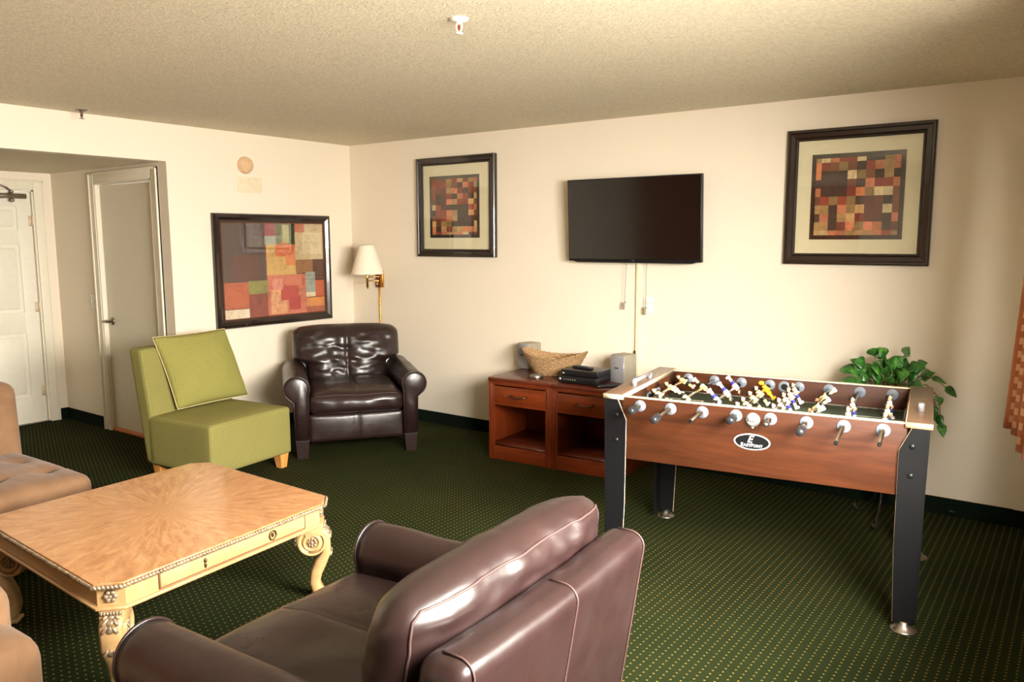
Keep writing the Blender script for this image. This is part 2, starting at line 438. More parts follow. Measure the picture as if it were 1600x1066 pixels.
# hallway walls
D2 = (-1.055, -0.2, 2.055)     # door opening in the hallway wall
wbox('wall_hall_right', 'wall', (HX, D2[0], HY, HY+0.12, 0, SOF), (D2[1], 0.0, HY, HY+0.12, 0, SOF), (D2[0], D2[1], HY, HY+0.12, D2[2], SOF))
D1 = (-2.86, -1.945, 2.02)
wbox('wall_hall_end', 'wall', (HX-0.12, HX, D1[1], HY+0.12, 0, SOF), (HX-0.12, HX, HY2, D1[0], 0, SOF), (HX-0.12, HX, D1[0], D1[1], D1[2], SOF))
wbox('wall_hall_left', 'wall', (HX-0.12, -0.12, HY2-0.1, HY2, 0, SOF))
wbox('trim_1', 'wall', (5.286, XE, -0.012, 0.0, 0.1, H))

def baseboard(name, x0, x1, y0, y1):
    b = MB(); b.smooth = False
    b.box(x0, x1, y0, y1, 0, 0.085); b.box(x0, x1, y0, y1, 0.085, 0.1, 0.003)
    return struct(b.build(name, 'baseboard'))
baseboard('baseboard_back', 0.0, XE, -0.014, 0.0)
baseboard('baseboard_left', 0.0, 0.014, HY, -0.014)
baseboard('baseboard_hall_right', HX, -1.14, HY-0.014, HY)
baseboard('baseboard_hall_end', HX, HX+0.014, -1.885, HY-0.014)
baseboard('baseboard_right', XE-0.014, XE, YS, -0.014)

# windows (frame, mullion, glass)
def window_e():
    b = MB(); b.smooth = False; x0, x1 = XE+0.02, XE+0.08; y0, y1, z0, z1 = EW; t = 0.05
    b.box(x0, x1, y0, y1, z0, z0+t); b.box(x0, x1, y0, y1, z1-t, z1); b.box(x0, x1, y0, y0+t, z0+t, z1-t); b.box(x0, x1, y1-t, y1, z0+t, z1-t); b.box(x0, x1, (y0+y1)/2-t/2, (y0+y1)/2+t/2, z0+t, z1-t)
    f = struct(b.build('window_1', 'trim'))
    g = MB(); g.box(XE+0.045, XE+0.05, y0+t, y1-t, z0+t, z1-t); g.build('pane', 'glass', f)
    s = MB(); s.box(XE-0.04, XE+0.02, y0-0.04, y1+0.04, z0-0.03, z0, 0.005); s.build('sill', 'trim', f)
window_e()
def window_s():
    b = MB(); b.smooth = False; y0, y1 = YS-0.1, YS-0.04; x0, x1, z0, z1 = SW; x0 = 0.0; t = 0.05
    b.box(x0, x1, y0, y1, z0, z0+t); b.box(x0, x1, y0, y1, z1-t, z1); b.box(x0, x0+t, y0, y1, z0+t, z1-t); b.box(x1-t, x1, y0, y1, z0+t, z1-t); b.box((x0+x1)/2-t/2, (x0+x1)/2+t/2, y0, y1, z0+t, z1-t)
    f = struct(b.build('window_2', 'trim'))
    g = MB(); g.box(x0+t, x1-t, YS-0.075, YS-0.07, z0+t, z1-t); g.build('pane', 'glass', f)
window_s()

# front door at the hallway's end: casing, six-panel slab, hinges, closer
def door_front():
    y0, y1, zt = D1
    c = MB(); w = 0.085; x = HX
    for (a, b_, z0, z1) in ((y1, y1+w, 0, zt+w), (y0-w, y0, 0, zt+w), (y0, y1, zt, zt+w)):
        c.box(x, x+0.018, a, b_, z0, z1, 0.004)
    c.box(x+0.0, x+0.026, y1+w-0.02, y1+w-0.004, 0, zt+w, 0.004); c.box(x, x+0.026, y0-w, y1+w, zt+w-0.02, zt+w-0.003, 0.004)
    c.smooth = False
    for (a, b_) in ((y0-0.0, y0+0.012), (y1-0.012, y1)): c.box(x-0.12, x, a, b_, 0, zt)
    c.box(x-0.12, x, y0, y1, zt-0.012, zt)
    fr = struct(c.build('door_1', 'trim'))
    s = MB(); Y0, Y1, Z0, Z1 = y0+0.015, y1-0.016, 0.008, zt-0.016; X = x-0.018
    W_ = Y1-Y0
    s.smooth = False; s.box(X-0.04, X-0.012, Y0, Y1, Z0, Z1)
    st = 0.115; mid = 0.10
    rows = [(Z0, 0.24), (0.24, 0.80), (0.80, 0.98), (0.98, 1.56), (1.56, 1.68), (1.68, 1.88), (1.88, Z1)]
    # stiles & rails (raised), leaving recessed panels
    s.smooth = True
    for (a, b_) in ((Y0, Y0+st), (Y1-st, Y1), ((Y0+Y1)/2-mid/2, (Y0+Y1)/2+mid/2)): s.box(X-0.014, X, a, b_, Z0, Z1, 0.003)
    for i in (0, 2, 4, 6):
        s.box(X-0.014, X-0.0005, Y0+0.01, Y1-0.01, rows[i][0], rows[i][1], 0.003)
    for i in (1, 3, 5):
        for (a, b_) in ((Y0+st, (Y0+Y1)/2-mid/2), ((Y0+Y1)/2+mid/2, Y1-st)):
            s.box(X-0.016, X-0.003, a+0.03, b_-0.03, rows[i][0]+0.03, rows[i][1]-0.03, 0.006)
    sl = s.build('door_slab', 'door', fr)
    for z in (0.28, 1.02, 1.76):
        h = MB(); h.cyl((X+0.006, Y1+0.004, z-0.045), (X+0.006, Y1+0.004, z+0.045), 0.007, 10); h.box(X-0.002, X+0.002, Y1-0.03, Y1, z-0.045, z+0.045); h.build('hinge', 'rail_edge', fr)
    k = MB(); k.box(X-0.0, x+0.02, Y0+0.0, Y1+0.01, 0.0, 0.012, 0.003); k.build('threshold', 'brushed', fr)
    cl = MB(); yc = -2.12
    cl.cyl((X+0.035, yc+0.11, 1.965), (X+0.035, yc-0.25, 1.965), 0.022, 18)
    cl.cyl((X+0.035, yc+0.0, 1.925), (X+0.035, yc+0.0, 2.0), 0.012, 12); cl.box(X, X+0.02, yc-0.06, yc+0.06, 1.945, 1.985, 0.004)
    cl.ell((X+0.035, yc, 1.93), (0.022, 0.022, 0.018)); cl.ell((X+0.035, yc, 2.0), (0.02, 0.02, 0.014))
    cl.tube([(X+0.035, yc, 2.005), (X+0.06, yc-0.04, 2.03), (X+0.05, yc-0.08, 2.05), (X+0.03, yc-0.3, 2.055)], 0.008, 8)
    c_ = cl.build('door_closer', 'brushed', fr)
door_front()

def door_side():
    x0, x1, zt = D2; y = HY; w = 0.085
    c = MB()
    for (a, b_, z0, z1) in ((x0-w, x0, 0, zt+w), (x1, x1+w, 0, zt+w), (x0, x1, zt, zt+w)): c.box(a, b_, y-0.018, y, z0, z1, 0.004)
    for (a, b_) in ((x0-w, x0-w+0.018), (x1+w-0.018, x1+w)): c.box(a, b_, y-0.027, y, 0, zt+w, 0.004)
    c.box(x0-w, x1+w, y-0.027, y, zt+w-0.018, zt+w, 0.004)
    for (a, b_) in ((x0-0.012, x0-0.002),): c.box(a, b_, y-0.023, y, 0, zt, 0.003)
    c.smooth = False
    c.box(x0, x0+0.014, y-0.018, y+0.12, 0, zt); c.box(x1-0.014, x1, y-0.018, y+0.12, 0, zt); c.box(x0, x1, y-0.018, y+0.12, zt-0.014, zt)
    c.box(x0+0.014, x0+0.03, y+0.06, y+0.12, 0, zt-0.014)
    fr = struct(c.build('door_2', 'trim'))
    s = MB(); s.smooth = False; s.box(x0+0.018, x1-0.018, y+0.02, y+0.055, 0.03, zt-0.02); s.build('door_slab', 'door_flat', fr)
    t = MB(); t.box(x0+0.014, x1-0.014, y-0.004, y+0.1, 0.0, 0.024, 0.004); o = t.build('threshold', 'wood_sill', fr)
    o['label'] = 'orange wood threshold strip'
    h = MB(); hx = x0+0.09; hz = 0.93
    h.lathe([(0.0, 0), (0.032, 0), (0.034, 0.006), (0.03, 0.012), (0.012, 0.014), (0.011, 0.045), (0.0, 0.045)], 24, TR(hx, y+0.02, hz) @ RX(PI/2), cap=False)
    h.tube([(hx, y-0.022, hz), (hx-0.02, y-0.026, hz+0.002), (hx-0.05, y-0.027, hz), (hx-0.085, y-0.026, hz-0.006)], [0.011, 0.010, 0.009, 0.008], 10)
    h.build('door_handle', 'brushed', fr)
door_side()

# switch plate on the hallway wall
def plate(name, loc, rz, w, h, label, cat, kind):
    t = thing(name, loc, rz, label, cat)
    p = MB(); p.box(-w/2, w/2, -0.007, 0, -h/2, h/2, 0.003); p.build('cover_plate', 'white', t)
    if kind == 'switch':
        for s in (-1, 1):
            k = MB(); k.box(s*w*0.22-0.007, s*w*0.22+0.007, -0.016, -0.006, -0.012, 0.012, 0.002); k.build('toggle', 'trim', t)
    if kind == 'outlet':
        for s in (-1, 1):
            k = MB(); k.box(-0.016, 0.016, -0.010, -0.005, s*0.025-0.014, s*0.025+0.014, 0.004); k.build('socket', 'trim', t)
    return t
plate('light_switch', (-1.216, HY-0.001, 1.087), 0, 0.085, 0.12, 'small white double light switch plate beside the flat hallway door', 'light switch', 'switch')

# ------------------------------------------------------------------ leather armchairs
def nz(p, s, seed=0.0): return noise.noise(Vector((p[0]*s+seed, p[1]*s+seed*1.7, p[2]*s-seed)))

def armchair(seed):
    t = thing('leather_armchair', (0, 0, 0), 0, '', 'armchair')
    # base and front rail
    b = MB()
    b.rbox((0, 0.50, 0.20), (0.72, 0.90, 0.20), 0.03, 6)
    b.build('base', 'leather', t)
    def fr(w, h):
        if w.y < 0:
            w.y -= 0.012*(1-abs(w.x/h[0])**3)*(1-abs(w.z/h[2])**2.5)
            w.y += 0.010*math.exp(-(w.x/0.012)**2)
        return w
    f = MB(); f.rbox((0, 0.055, 0.215), (0.70, 0.07, 0.21), 0.028, 26, fr); f.build('front_rail', 'leather', t)
    # seat cushion
    def sc(w, h):
        w = w.copy(); x, y, z = w
        cx = max(0, 1-abs(x/h[0])**4); cy = max(0, 1-abs(y/h[1])**4); kz = max(0, z/h[2]); ky = max(0, -y/h[1])**8
        w.z += 0.035*cx*cy*kz + 0.012*nz((x, y, z), 5, seed)*kz
        w.y -= ky*(0.025*cx*max(0, 1-abs(z/h[2])**2) + 0.012*nz((x, y, z), 9, seed+3))
        w.z -= 0.005*math.exp(-(x/0.012)**2)*kz
        return w
    c = MB(); c.rbox((0, 0.36, 0.395), (0.695, 0.76, 0.155), 0.055, 34, sc); cu = c.build('seat_cushion', 'leather', t); hs = (0.3475, 0.38, 0.0775); cc = Vector((0, 0.36, 0.395))
    p = MB(); pts = [cc+sc(Vector((x/30*0.30, -0.38+0.016, 0.0775-0.016)), hs) for x in range(-30, 31)]
    p.tube(pts, 0.0035, 6); p.build('piping', 'leather_seam', cu)
    p = MB(); p.tube([cc+sc(Vector((0, -0.36+0.6*y/20, 0.0775)), hs) for y in range(1, 21)], 0.0024, 6); p.build('stitching', 'leather_seam', cu)
    # arms: rolled
    for s in (-1, 1):
        def prof(n=40):
            # closed outline in (x, z), scroll centre (0.428,0.520) r 0.092
            pts = []; cx, cz, r = 0.428, 0.520, 0.092
            for k in range(n+1):
                a = math.radians(205 - 250*k/n)      # from inner-low over the top to outer-low
                pts.append((cx+r*math.cos(a), cz+r*math.sin(a)))
            pts += [(0.452, 0.42), (0.447, 0.36), (0.447, 0.13), (0.347, 0.13), (0.347, 0.40)]
            return pts
        P = prof()
        m = MB(); n = 30; y0, y1 = 0.0, 0.90
        def fn(u, v, P=P, s=s):
            k = int(round(v*len(P))) % len(P); q = P[k]; y = y0+(y1-y0)*u
            x, z = q
            if z > 0.5: z += 0.008*math.sin(u*PI)*0 + 0.006*nz((x*s, y, z), 6, seed+s)
            w = 0.004*nz((x*s, y, z), 9, seed)
            return Vector((s*(x+w), y, z))
        V = m.grid(n, len(P), fn, False, True)
        m.bm.faces.new([V[0][k] for k in range(len(P))]); m.bm.faces.new([V[-1][k] for k in range(len(P))][::-1])
        arm = m.build('arm', 'leather', t)
        # front facing panel, slightly domed, and its piping
        fp = MB()
        cxx, czz = 0.41, 0.47
        ins = lambda k: [(s*(q[0]+(cxm-q[0])*k if q[1] > 0.43 else q[0]+(0.397-q[0])*k*2.4), q[1]+((0.52-q[1])*k if q[1] > 0.43 else (0.012 if q[1] < 0.2 else 0))) for q in P]
        cxm = 0.428
        rg = []
        for k, y in ((0.0, 0.001), (0.05, -0.004), (0.12, -0.010), (0.20, -0.014)):
            rg.append([fp.bm.verts.new((x, y, z)) for x, z in ins(k)])
        for k in range(3):
            for j in range(len(P)):
                f = fp.bm.faces.new((rg[k][j], rg[k][(j+1) % len(P)], rg[k+1][(j+1) % len(P)], rg[k+1][j])); f.smooth = True
        fp.bm.faces.new(rg[3]).smooth = True
        fp.build('arm_front', 'leather', arm)
        pp = MB(); pl = [(s*(cxm+(x-cxm)*0.985), -0.004, 0.52+(z-0.52)*0.99) for x, z in P[:-1]][:-3]
        pl = pl + [(s*0.445, -0.004, 0.16)]
        pl = [(s*0.349, -0.004, 0.16), (s*0.349, -0.004, 0.38)] + pl
        pp.tube(pl, 0.0055, 8); pp.build('piping', 'leather', arm)
    # back frame, leaning outwards to the top
    def bf(w, h):
        k = (w.z+h[2])/(2*h[2])
        w.y += 0.10*k - 0.015*(1-abs(w.x/h[0])**4)*0
        if w.y > 0: w.y += 0.012*(1-abs(w.x/h[0])**2)*k
        w.z += 0.004*nz(w, 8, seed+8)
        return w
    b = MB(); b.rbox((0, 0.875, 0.46), (0.865, 0.125, 0.68), 0.045, 20, bf); bk = b.build('back_frame', 'leather', t)
    for x in (-0.395, 0.0, 0.395):
        st = MB(); L = []; hb = (0.4325, 0.0625, 0.34); cb = Vector((0, 0.875, 0.46)); rr = 0.045
        for k in range(16): L.append(cb+bf(Vector((x, hb[1]+0.0012, -0.26+(0.295+0.26)*k/15)), hb))
        for k in range(1, 7):
            a = k/6*PI/2; L.append(cb+bf(Vector((x, hb[1]-rr+(rr+0.0015)*math.cos(a), hb[2]-rr+(rr+0.0015)*math.sin(a))), hb))
        L.append(cb+bf(Vector((x, -0.02, hb[2]+0.0015)), hb))
        st.tube(L, 0.0028, 6); st.build('stitching', 'leather_seam', bk)
    # back cushion: T shape, puffy, wrinkled, centre seam
    nu, nv = 64, 56
    def outline(v):           # half width for height v in 0..1
        z = 0.41+0.49*v
        lo, hi = 0.325, 0.435
        k = min(1, max(0, (z-0.585)/0.06)); k = k*k*(3-2*k)
        w = lo+(hi-lo)*k
        top = max(0, (z-0.80)/0.10); w -= 0.060*top**3
        return w, z
    def face(front):
        def fn(u, v):
            a = 2*u-1; w, z = outline(v); b_ = 2*v-1
            # square-ish rounded thickness
            th = ((1-abs(a)**5)**0.5)*((1-abs(b_)**5)**0.5)
            x = a*w; lean = 0.10*v
            ymid = 0.755+lean; half = 0.120*th
            zz = z - 0.02*(abs(a)**4)*max(0, v-0.7)/0.3 
            d = 0.020*nz((x, z*1.4, 0), 5.5, seed) + 0.010*nz((x, z*2, 1), 13, seed+5)
            # deep puckers below the middle (drape folds)
            fold = (0.030*abs(nz((x, z*1.1, 0), 7, seed+1))-0.008+0.016*nz((x*0.8+z*0.6, z*1.2, 0), 12, seed+2))*math.exp(-((z-0.62)/0.13)**2)*(1-abs(a)**2)
            seam = 0.016*math.exp(-(x/0.012)**2)
            if front: y = ymid-half-(d+fold)*th+seam*th
            else: y = ymid+half*0.85+(d*0.8+0.010*abs(nz((x*1.2, z*2, 3), 9, seed))-0.004)*th
            return Vector((x, y, zz))
        return fn
    c = MB(); c.grid(nu, nv, face(True)); c.grid(nu, nv, face(False))
    bmesh.ops.remove_doubles(c.bm, verts=c.bm.verts, dist=0.0012)
    bc = c.build('back_cushion', 'leather', t)
    # top-rear and side piping of the cushion
    p = MB(); fb = face(False)
    def off(P_, d=0.0015): return P_+Vector((0, d, d))
    vt = 0.935
    L = [off(fb(0.045+0.91*k/60, vt)) for k in range(61)]
    L = [off(fb(0.03, 0.30+0.60*k/20)) for k in range(20)]+L+[off(fb(0.97, 0.90-0.60*k/20)) for k in range(20)]
    p.tube(L, 0.0032, 8)
    p.build('piping', 'leather_seam', bc)
    # feet
    for sx in (-1, 1):
        for y in (0.045, 0.90):
            q = MB()
            A = [(sx*0.35, y-0.045), (sx*0.445, y-0.045), (sx*0.445, y+0.045), (sx*0.35, y+0.045)]
            Bq = [(sx*0.362, y-0.038), (sx*0.438, y-0.038), (sx*0.438, y+0.036), (sx*0.362, y+0.036)]
            va = [q.bm.verts.new((x, yy, 0.135)) for x, yy in A]; vb = [q.bm.verts.new((x, yy, 0.0)) for x, yy in Bq]
            q.bm.faces.new(va); q.bm.faces.new(vb[::-1])
            for i in range(4): q.bm.faces.new((va[i], vb[i], vb[(i+1) % 4], va[(i+1) % 4]))
            q.build('foot', 'dark_foot', t)
    return t
a1 = armchair(1.3); a1.location = (1.225, -1.115, 0); a1.rotation_euler = (0, 0, math.radians(52.8))
a1['label'] = 'dark brown leather armchair in the corner, beside the green chair'
a2 = armchair(4.9); a2.location = (3.585, -3.62, 0); a2.rotation_euler = (0, 0, math.radians(-87.0))
a2['label'] = 'dark brown leather armchair in the foreground, seen from behind, by the coffee table'

# ------------------------------------------------------------------ green chair and cushion
def green_chair():
    t = thing('slipper_chair', (1.10, -1.93, 0), math.radians(96.5), 'green checked armless chair on honey wood feet, left of the corner armchair', 'chair')
    def st(w, h):
        if w.z > 0: w.z += 0.018*(1-abs(w.x/h[0])**4)*(1-abs(w.y/h[1])**4)
        return w
    b = MB(); b.rbox((0, 0.31, 0.265), (0.69, 0.62, 0.33), 0.022, 12, st); b.build('seat', 'green_fabric', t)
    def bk(w, h):
        k = (w.z+h[2])/(2*h[2]); w.y += 0.125*k; return w
    b = MB(); b.rbox((0, 0.585, 0.49), (0.69, 0.14, 0.78), 0.035, 12, bk); b.build('backrest', 'green_fabric', t)
    for sx in (-1, 1):
        for y in (0.05, 0.58):
            q = MB(); q.smooth = False
            va = [q.bm.verts.new((sx*x, y+yy, 0.105)) for x, yy in ((0.245, -0.035), (0.325, -0.035), (0.325, 0.035), (0.245, 0.035))]
            vb = [q.bm.verts.new((sx*x, y+yy, 0.0)) for x, yy in ((0.262, -0.024), (0.312, -0.024), (0.312, 0.024), (0.262, 0.024))]
            q.bm.faces.new(va); q.bm.faces.new(vb[::-1])
            for i in range(4): q.bm.faces.new((va[i], vb[i], vb[(i+1) % 4], va[(i+1) % 4]))
            q.build('leg', 'oak', t)
    return t
green_chair()
def throw_pillow():
    t = thing('throw_pillow', (0.0, 0.0, 0), 0, 'square green pillow with cream piping leaning on the green chair backrest', 'pillow')
    A = Vector((0.605, -2.165, 0.455)); B = Vector((0.535, -1.56, 0.45)); Cc = Vector((0.435, -1.665, 0.95)); D = Vector((0.475, -2.24, 0.945))
    nrm = (B-A).cross(D-A).normalized()
    def bil(u, v):
        # concave edges between pointed corners
        cu = 0.014*math.sin(u*PI); cv = 0.014*math.sin(v*PI)
        v2 = v + cu*(1 if v < 0.5 else -1)*abs(2*v-1); u2 = u + cv*(1 if u < 0.5 else -1)*abs(2*u-1)
        return A*(1-u2)*(1-v2)+B*u2*(1-v2)+Cc*u2*v2+D*(1-u2)*v2
    def side(sg):
        def fn(u, v):
            p = bil(u, v); a, b_ = 2*u-1, 2*v-1
            th = 0.085*((1-a*a)**0.45)*((1-b_*b_)**0.45)
            return p + nrm*sg*(th*(1+0.10*nz(p, 7, 2))+0.004*nz(p, 22, 5)*(1 if th > 0.01 else 0))
        return fn
    m = MB(); m.grid(36, 36, side(1)); m.grid(36, 36, side(-1)); bmesh.ops.remove_doubles(m.bm, verts=m.bm.verts, dist=0.0008)
    m.build('cover', 'green_pillow', t)
    p = MB(); L = [bil(k/16, 0) for k in range(16)]+[bil(1, k/16) for k in range(16)]+[bil(1-k/16, 1) for k in range(16)]+[bil(0, 1-k/16) for k in range(16)]
    p.tube(L, 0.0030, 8, closed=True); p.build('piping', 'piping', t)
throw_pillow()

# ------------------------------------------------------------------ tan suede seats at the left edge
def tan_chair():
    t = thing('suede_chair', (1.525, -3.55, 0), math.radians(92), 'tan suede armless chair with button tufted seat at the left, behind the coffee table', 'chair')
    tufts = [(x, y) for x in (-0.24, 0.0, 0.24) for y in (0.22, 0.50)]
    def st(w, h):
        if w.z > 0:
            w.z += 0.03*(1-abs(w.x/h[0])**3)*(1-abs(w.y/h[1])**3)
            for (x, y) in tufts:
                d = math.hypot(w.x-x, w.y+0.44-y); w.z -= 0.035*math.exp(-(d/0.045)**2)
            w.z -= 0.010*math.exp(-((w.y+0.44-0.22)/0.015)**2)+0.010*math.exp(-((w.x-0.24)/0.012)**2)*0.6
        return w
    b = MB(); b.rbox((0, 0.44, 0.295), (0.76, 0.90, 0.25), 0.06, 36, st); b.build('seat', 'tan', t)
    b = MB(); b.rbox((0, 0.46, 0.10), (0.70, 0.80, 0.10), 0.02, 4); b.build('base', 'tan', t)
    def bk(w, h):
        w.y += 0.05*(w.z+h[2])/(2*h[2]); return w
    b = MB(); b.rbox((0, 0.79, 0.45), (0.76, 0.20, 0.74), 0.07, 12, bk); b.build('backrest', 'tan', t)
    for x in (-0.3, 0.3):
        for y in (0.12, 0.9):
            q = MB(); q.cyl((x, y, 0), (x, y, 0.06), 0.022, 14, 0.03); q.build('leg', 'dark_foot', t)
tan_chair()
def tan_sofa():
    t = thing('suede_sofa', (3.10, -4.55, 0), math.radians(92), 'pale tan suede seat with rounded arm at the bottom left corner', 'sofa')
    b = MB(); b.rbox((0, 0.42, 0.22), (0.98, 0.80, 0.40), 0.09, 10); b.build('seat', 'tan', t)
    for s in (-1, 1):
        b = MB(); b.rbox((s*0.385, 0.55, 0.325), (0.20, 0.70, 0.43), 0.08, 8); b.build('arm', 'tan', t)
    b = MB(); b.rbox((0, 0.86, 0.38), (0.98, 0.2, 0.6), 0.08, 8); b.build('backrest', 'tan', t)
    for x in (-0.4, 0.4):
        for y in (0.1, 0.85):
            q = MB(); q.cyl((x, y, 0), (x, y, 0.05), 0.025, 12); q.build('leg', 'dark_foot', t)
tan_sofa()

# ------------------------------------------------------------------ coffee table
def coffee_table():
    ctr = Vector((2.394, -3.31, 0))
    t = thing('coffee_table', ctr, 0, 'large square pale wood coffee table with radial veneer and carved scroll legs', 'coffee table')
    N = Vector((2.985, -3.865)); R = Vector((2.897, -2.772)); B_ = Vector((1.835, -2.765)); L = Vector((1.885, -3.825))
    def q(u, v, inset=0.0):      # u along L->N (x), v along N->R (y); returns local xy
        P = L*(1-u)*(1-v)+N*u*(1-v)+R*u*v+B_*(1-u)*v
        P = P-Vector((ctr.x, ctr.y))
        return P*(1-inset/0.53)
    def octo(ins, ch=0.066):
        c = ch
        uv = [(c, 0), (1-c, 0), (1, c), (1, 1-c), (1-c, 1), (c, 1), (0, 1-c), (0, c)]
        return [q(u, v, ins) for u, v in uv]
    ZT = 0.452
    b = MB(); b.prism([tuple(p) for p in octo(0.010)], ZT-0.012, ZT, axis='z', bev=0.003); b.build('table_top', 'veneer', t)
    # apron with base moulding
    b = MB(); b.prism([tuple(p) for p in octo(0.026)], ZT-0.092, ZT-0.012, axis='z'); b.build('apron', 'table_paint', t)
    b = MB(); b.prism([tuple(p) for p in octo(0.014)], ZT-0.104, ZT-0.090, axis='z', bev=0.005); b.build('base_moulding', 'table_paint', t)
    # rope edge
    rp = MB(); O = octo(0.004)
    for i in range(8):
        a, c = O[i], O[(i+1) % 8]; d = c-a; n = max(3, int(d.length/0.0135)); ang = math.atan2(d.y, d.x)
        for k in range(n):
            p = a+d*((k+0.5)/n)
            rp.ell((p.x, p.y, ZT-0.012), (0.0115, 0.0068, 0.0072), RZ(ang) @ RY(math.radians(40)), 6)
    rp.mi = 1
    for i in range(8):
        a, c = O[i]*0.995, O[(i+1) % 8]*0.995
        rp.tube([(a.x, a.y, ZT-0.012), (c.x, c.y, ZT-0.012)], 0.0048, 6)
    rp.build('rope_moulding', ['brass_bits', 'table_line'], t)
    # drawer in the +x side
    O = octo(0.026); a, c = O[2], O[3]; d = (c-a); Ls = d.length; ang = math.atan2(d.y, d.x)
    F = TR(a.x, a.y, 0) @ RZ(ang)     # local: x along side, -y outward
    dz0, dz1 = ZT-0.082, ZT-0.026; x0, x1 = 0.13, Ls-0.09
    b = MB(); b.box(x0, x1, -0.005, 0.01, dz0, dz1, 0.002, mat=F); dr = b.build('drawer', 'table_paint', t)
    b = MB()
    for (xa, xb, za, zb) in ((x0-0.006, x0, dz0-0.004, dz1+0.004), (x1, x1+0.003, dz0-0.004, dz1+0.004), (x0-0.004, x1+0.003, dz0-0.004, dz0), (x0-0.004, x1+0.003, dz1, dz1+0.004)):
        b.box(xa, xb, -0.0075, 0.004, za, zb, 0.001, mat=F)
    b.build('drawer_moulding', 'table_line', dr)
    zc = (dz0+dz1)/2
    b = MB(); ki = x0+(x1-x0)*0.27
    b.ell((F @ Vector((ki, -0.007, zc+0.008))), (0.007, 0.007, 0.009)); b.ell((F @ Vector((ki, -0.007, zc-0.010))), (0.0055, 0.0055, 0.012)); b.build('keyhole_plate', 'antique', dr)
    b = MB(); kx = x0+(x1-x0)*0.74
    Lp = [F @ Vector((kx+0.017*math.cos(k/20*2*PI), -0.011, zc+0.019*math.sin(k/20*2*PI))) for k in range(20)]
    b.tube(Lp, 0.0026, 8, closed=True); b.ell(F @ Vector((kx, -0.008, zc+0.004)), (0.006, 0.006, 0.014)); b.build('ring_pull', 'antique', dr)
    # corner rosettes + legs
    O = octo(0.024)
    leg0 = None
    for i, (ia, ib) in enumerate(((1, 2), (3, 4), (5, 6), (7, 0))):
        p = (O[ia]+O[ib])/2; out = Vector((p.x, p.y)).normalized(); an = math.atan2(out.y, out.x)
        G = TR(p.x, p.y, 0) @ RZ(an)       # local +x = outward
        r = MB(); zc = ZT-0.055
        for k in range(6):
            a = k/6*2*PI; r.ell(G @ Vector((0.003, 0.014*math.cos(a), zc+0.014*math.sin(a))), (0.010, 0.010, 0.010), n=8)
        r.ell(G @ Vector((0.007, 0, zc)), (0.007, 0.007, 0.007), n=8); r.build('rosette', 'brass_bits', t)
        # leg in plane (s,z)
        g = MB(); w = 0.037
        zb = ZT-0.104
        path = []; 
        cs, cz, r0 = -0.040, 0.268, 0.050
        # volute: arc band around the centre, starting at inner bottom, going over the top, out, and down to the foot
        for k in range(17):
            a = math.radians(250-230*k/16); rr = r0+0.018*k/16
            path.append((cs+rr*math.cos(a), cz+rr*math.sin(a), 0.014))
        path += [(cs+0.060, 0.215, 0.020), (cs+0.036, 0.170, 0.026), (cs+0.014, 0.120, 0.025), (cs+0.006, 0.075, 0.023), (cs+0.016, 0.040, 0.024), (cs+0.034, 0.020, 0.020)]
        ring = []
        for k, (s_, z_, h_) in enumerate(path):
            a = path[max(0, k-1)]; b2 = path[min(len(path)-1, k+1)]; tx, tz = b2[0]-a[0], b2[1]-a[1]; l = math.hypot(tx, tz); nx, nz_ = -tz/l, tx/l
            ww = w*(0.75 if k > 17 else 1.0)
            cr = []
            for (dn, dw) in ((1, -0.7), (1, 0.7), (0.6, 1), (-0.6, 1), (-1, 0.7), (-1, -0.7), (-0.6, -1), (0.6, -1)):
                cr.append(g.bm.verts.new(G @ Vector((s_+nx*h_*dn, ww*dw, max(0.0, z_+nz_*h_*dn)))))
            ring.append(cr)
        for k in range(len(ring)-1):
            for j in range(8): 
                f = g.bm.faces.new((ring[k][j], ring[k][(j+1) % 8], ring[k+1][(j+1) % 8], ring[k+1][j])); f.smooth = True
        g.bm.faces.new(ring[0][::-1]); g.bm.faces.new(ring[-1])
        # volute body and block up to the apron
        g.lathe([(0.0, -w*0.9), (0.050, -w*0.9), (0.050, w*0.9), (0.0, w*0.9)], 24, G @ TR(cs, 0, cz) @ RX(PI/2), cap=False)
        g.box(cs-0.03, cs+0.052, -w*1.1, w*1.1, cz+0.030, zb, 0.004, mat=G)
        g.box(cs-0.012, cs+0.045, -w*0.9, w*0.9, 0.0, 0.014, 0.003, mat=G)
        lg = g.build('leg', 'table_paint', t)
        # volute rings and rosettes on both faces, acanthus leaf outside
        v = MB()
        for sd in (-1, 1):
            cpt = lambda rr, a, off: G @ Vector((cs+rr*math.cos(a), sd*(w*0.95+off), cz+rr*math.sin(a)))
            v.mi = 0
            v.tube([cpt(0.056, k/24*2*PI, 0.0) for k in range(24)], 0.006, 8, closed=True)
            v.tube([cpt(0.034, k/24*2*PI, 0.0) for k in range(24)], 0.006, 8, closed=True)
        v.build('scroll_ring', 'table_paint', lg)
        for sd in (-1, 1):
            v = MB()
            for k in range(8):
                a = k/8*2*PI; v.ell(G @ Vector((cs+0.016*math.cos(a), sd*(w*0.92), cz+0.016*math.sin(a))), (0.0085, 0.005, 0.0085), n=8)
            v.ell(G @ Vector((cs, sd*(w*0.96), cz)), (0.009, 0.006, 0.009), n=8); v.build('scroll_rosette', 'brass_bits', lg)
        v = MB()
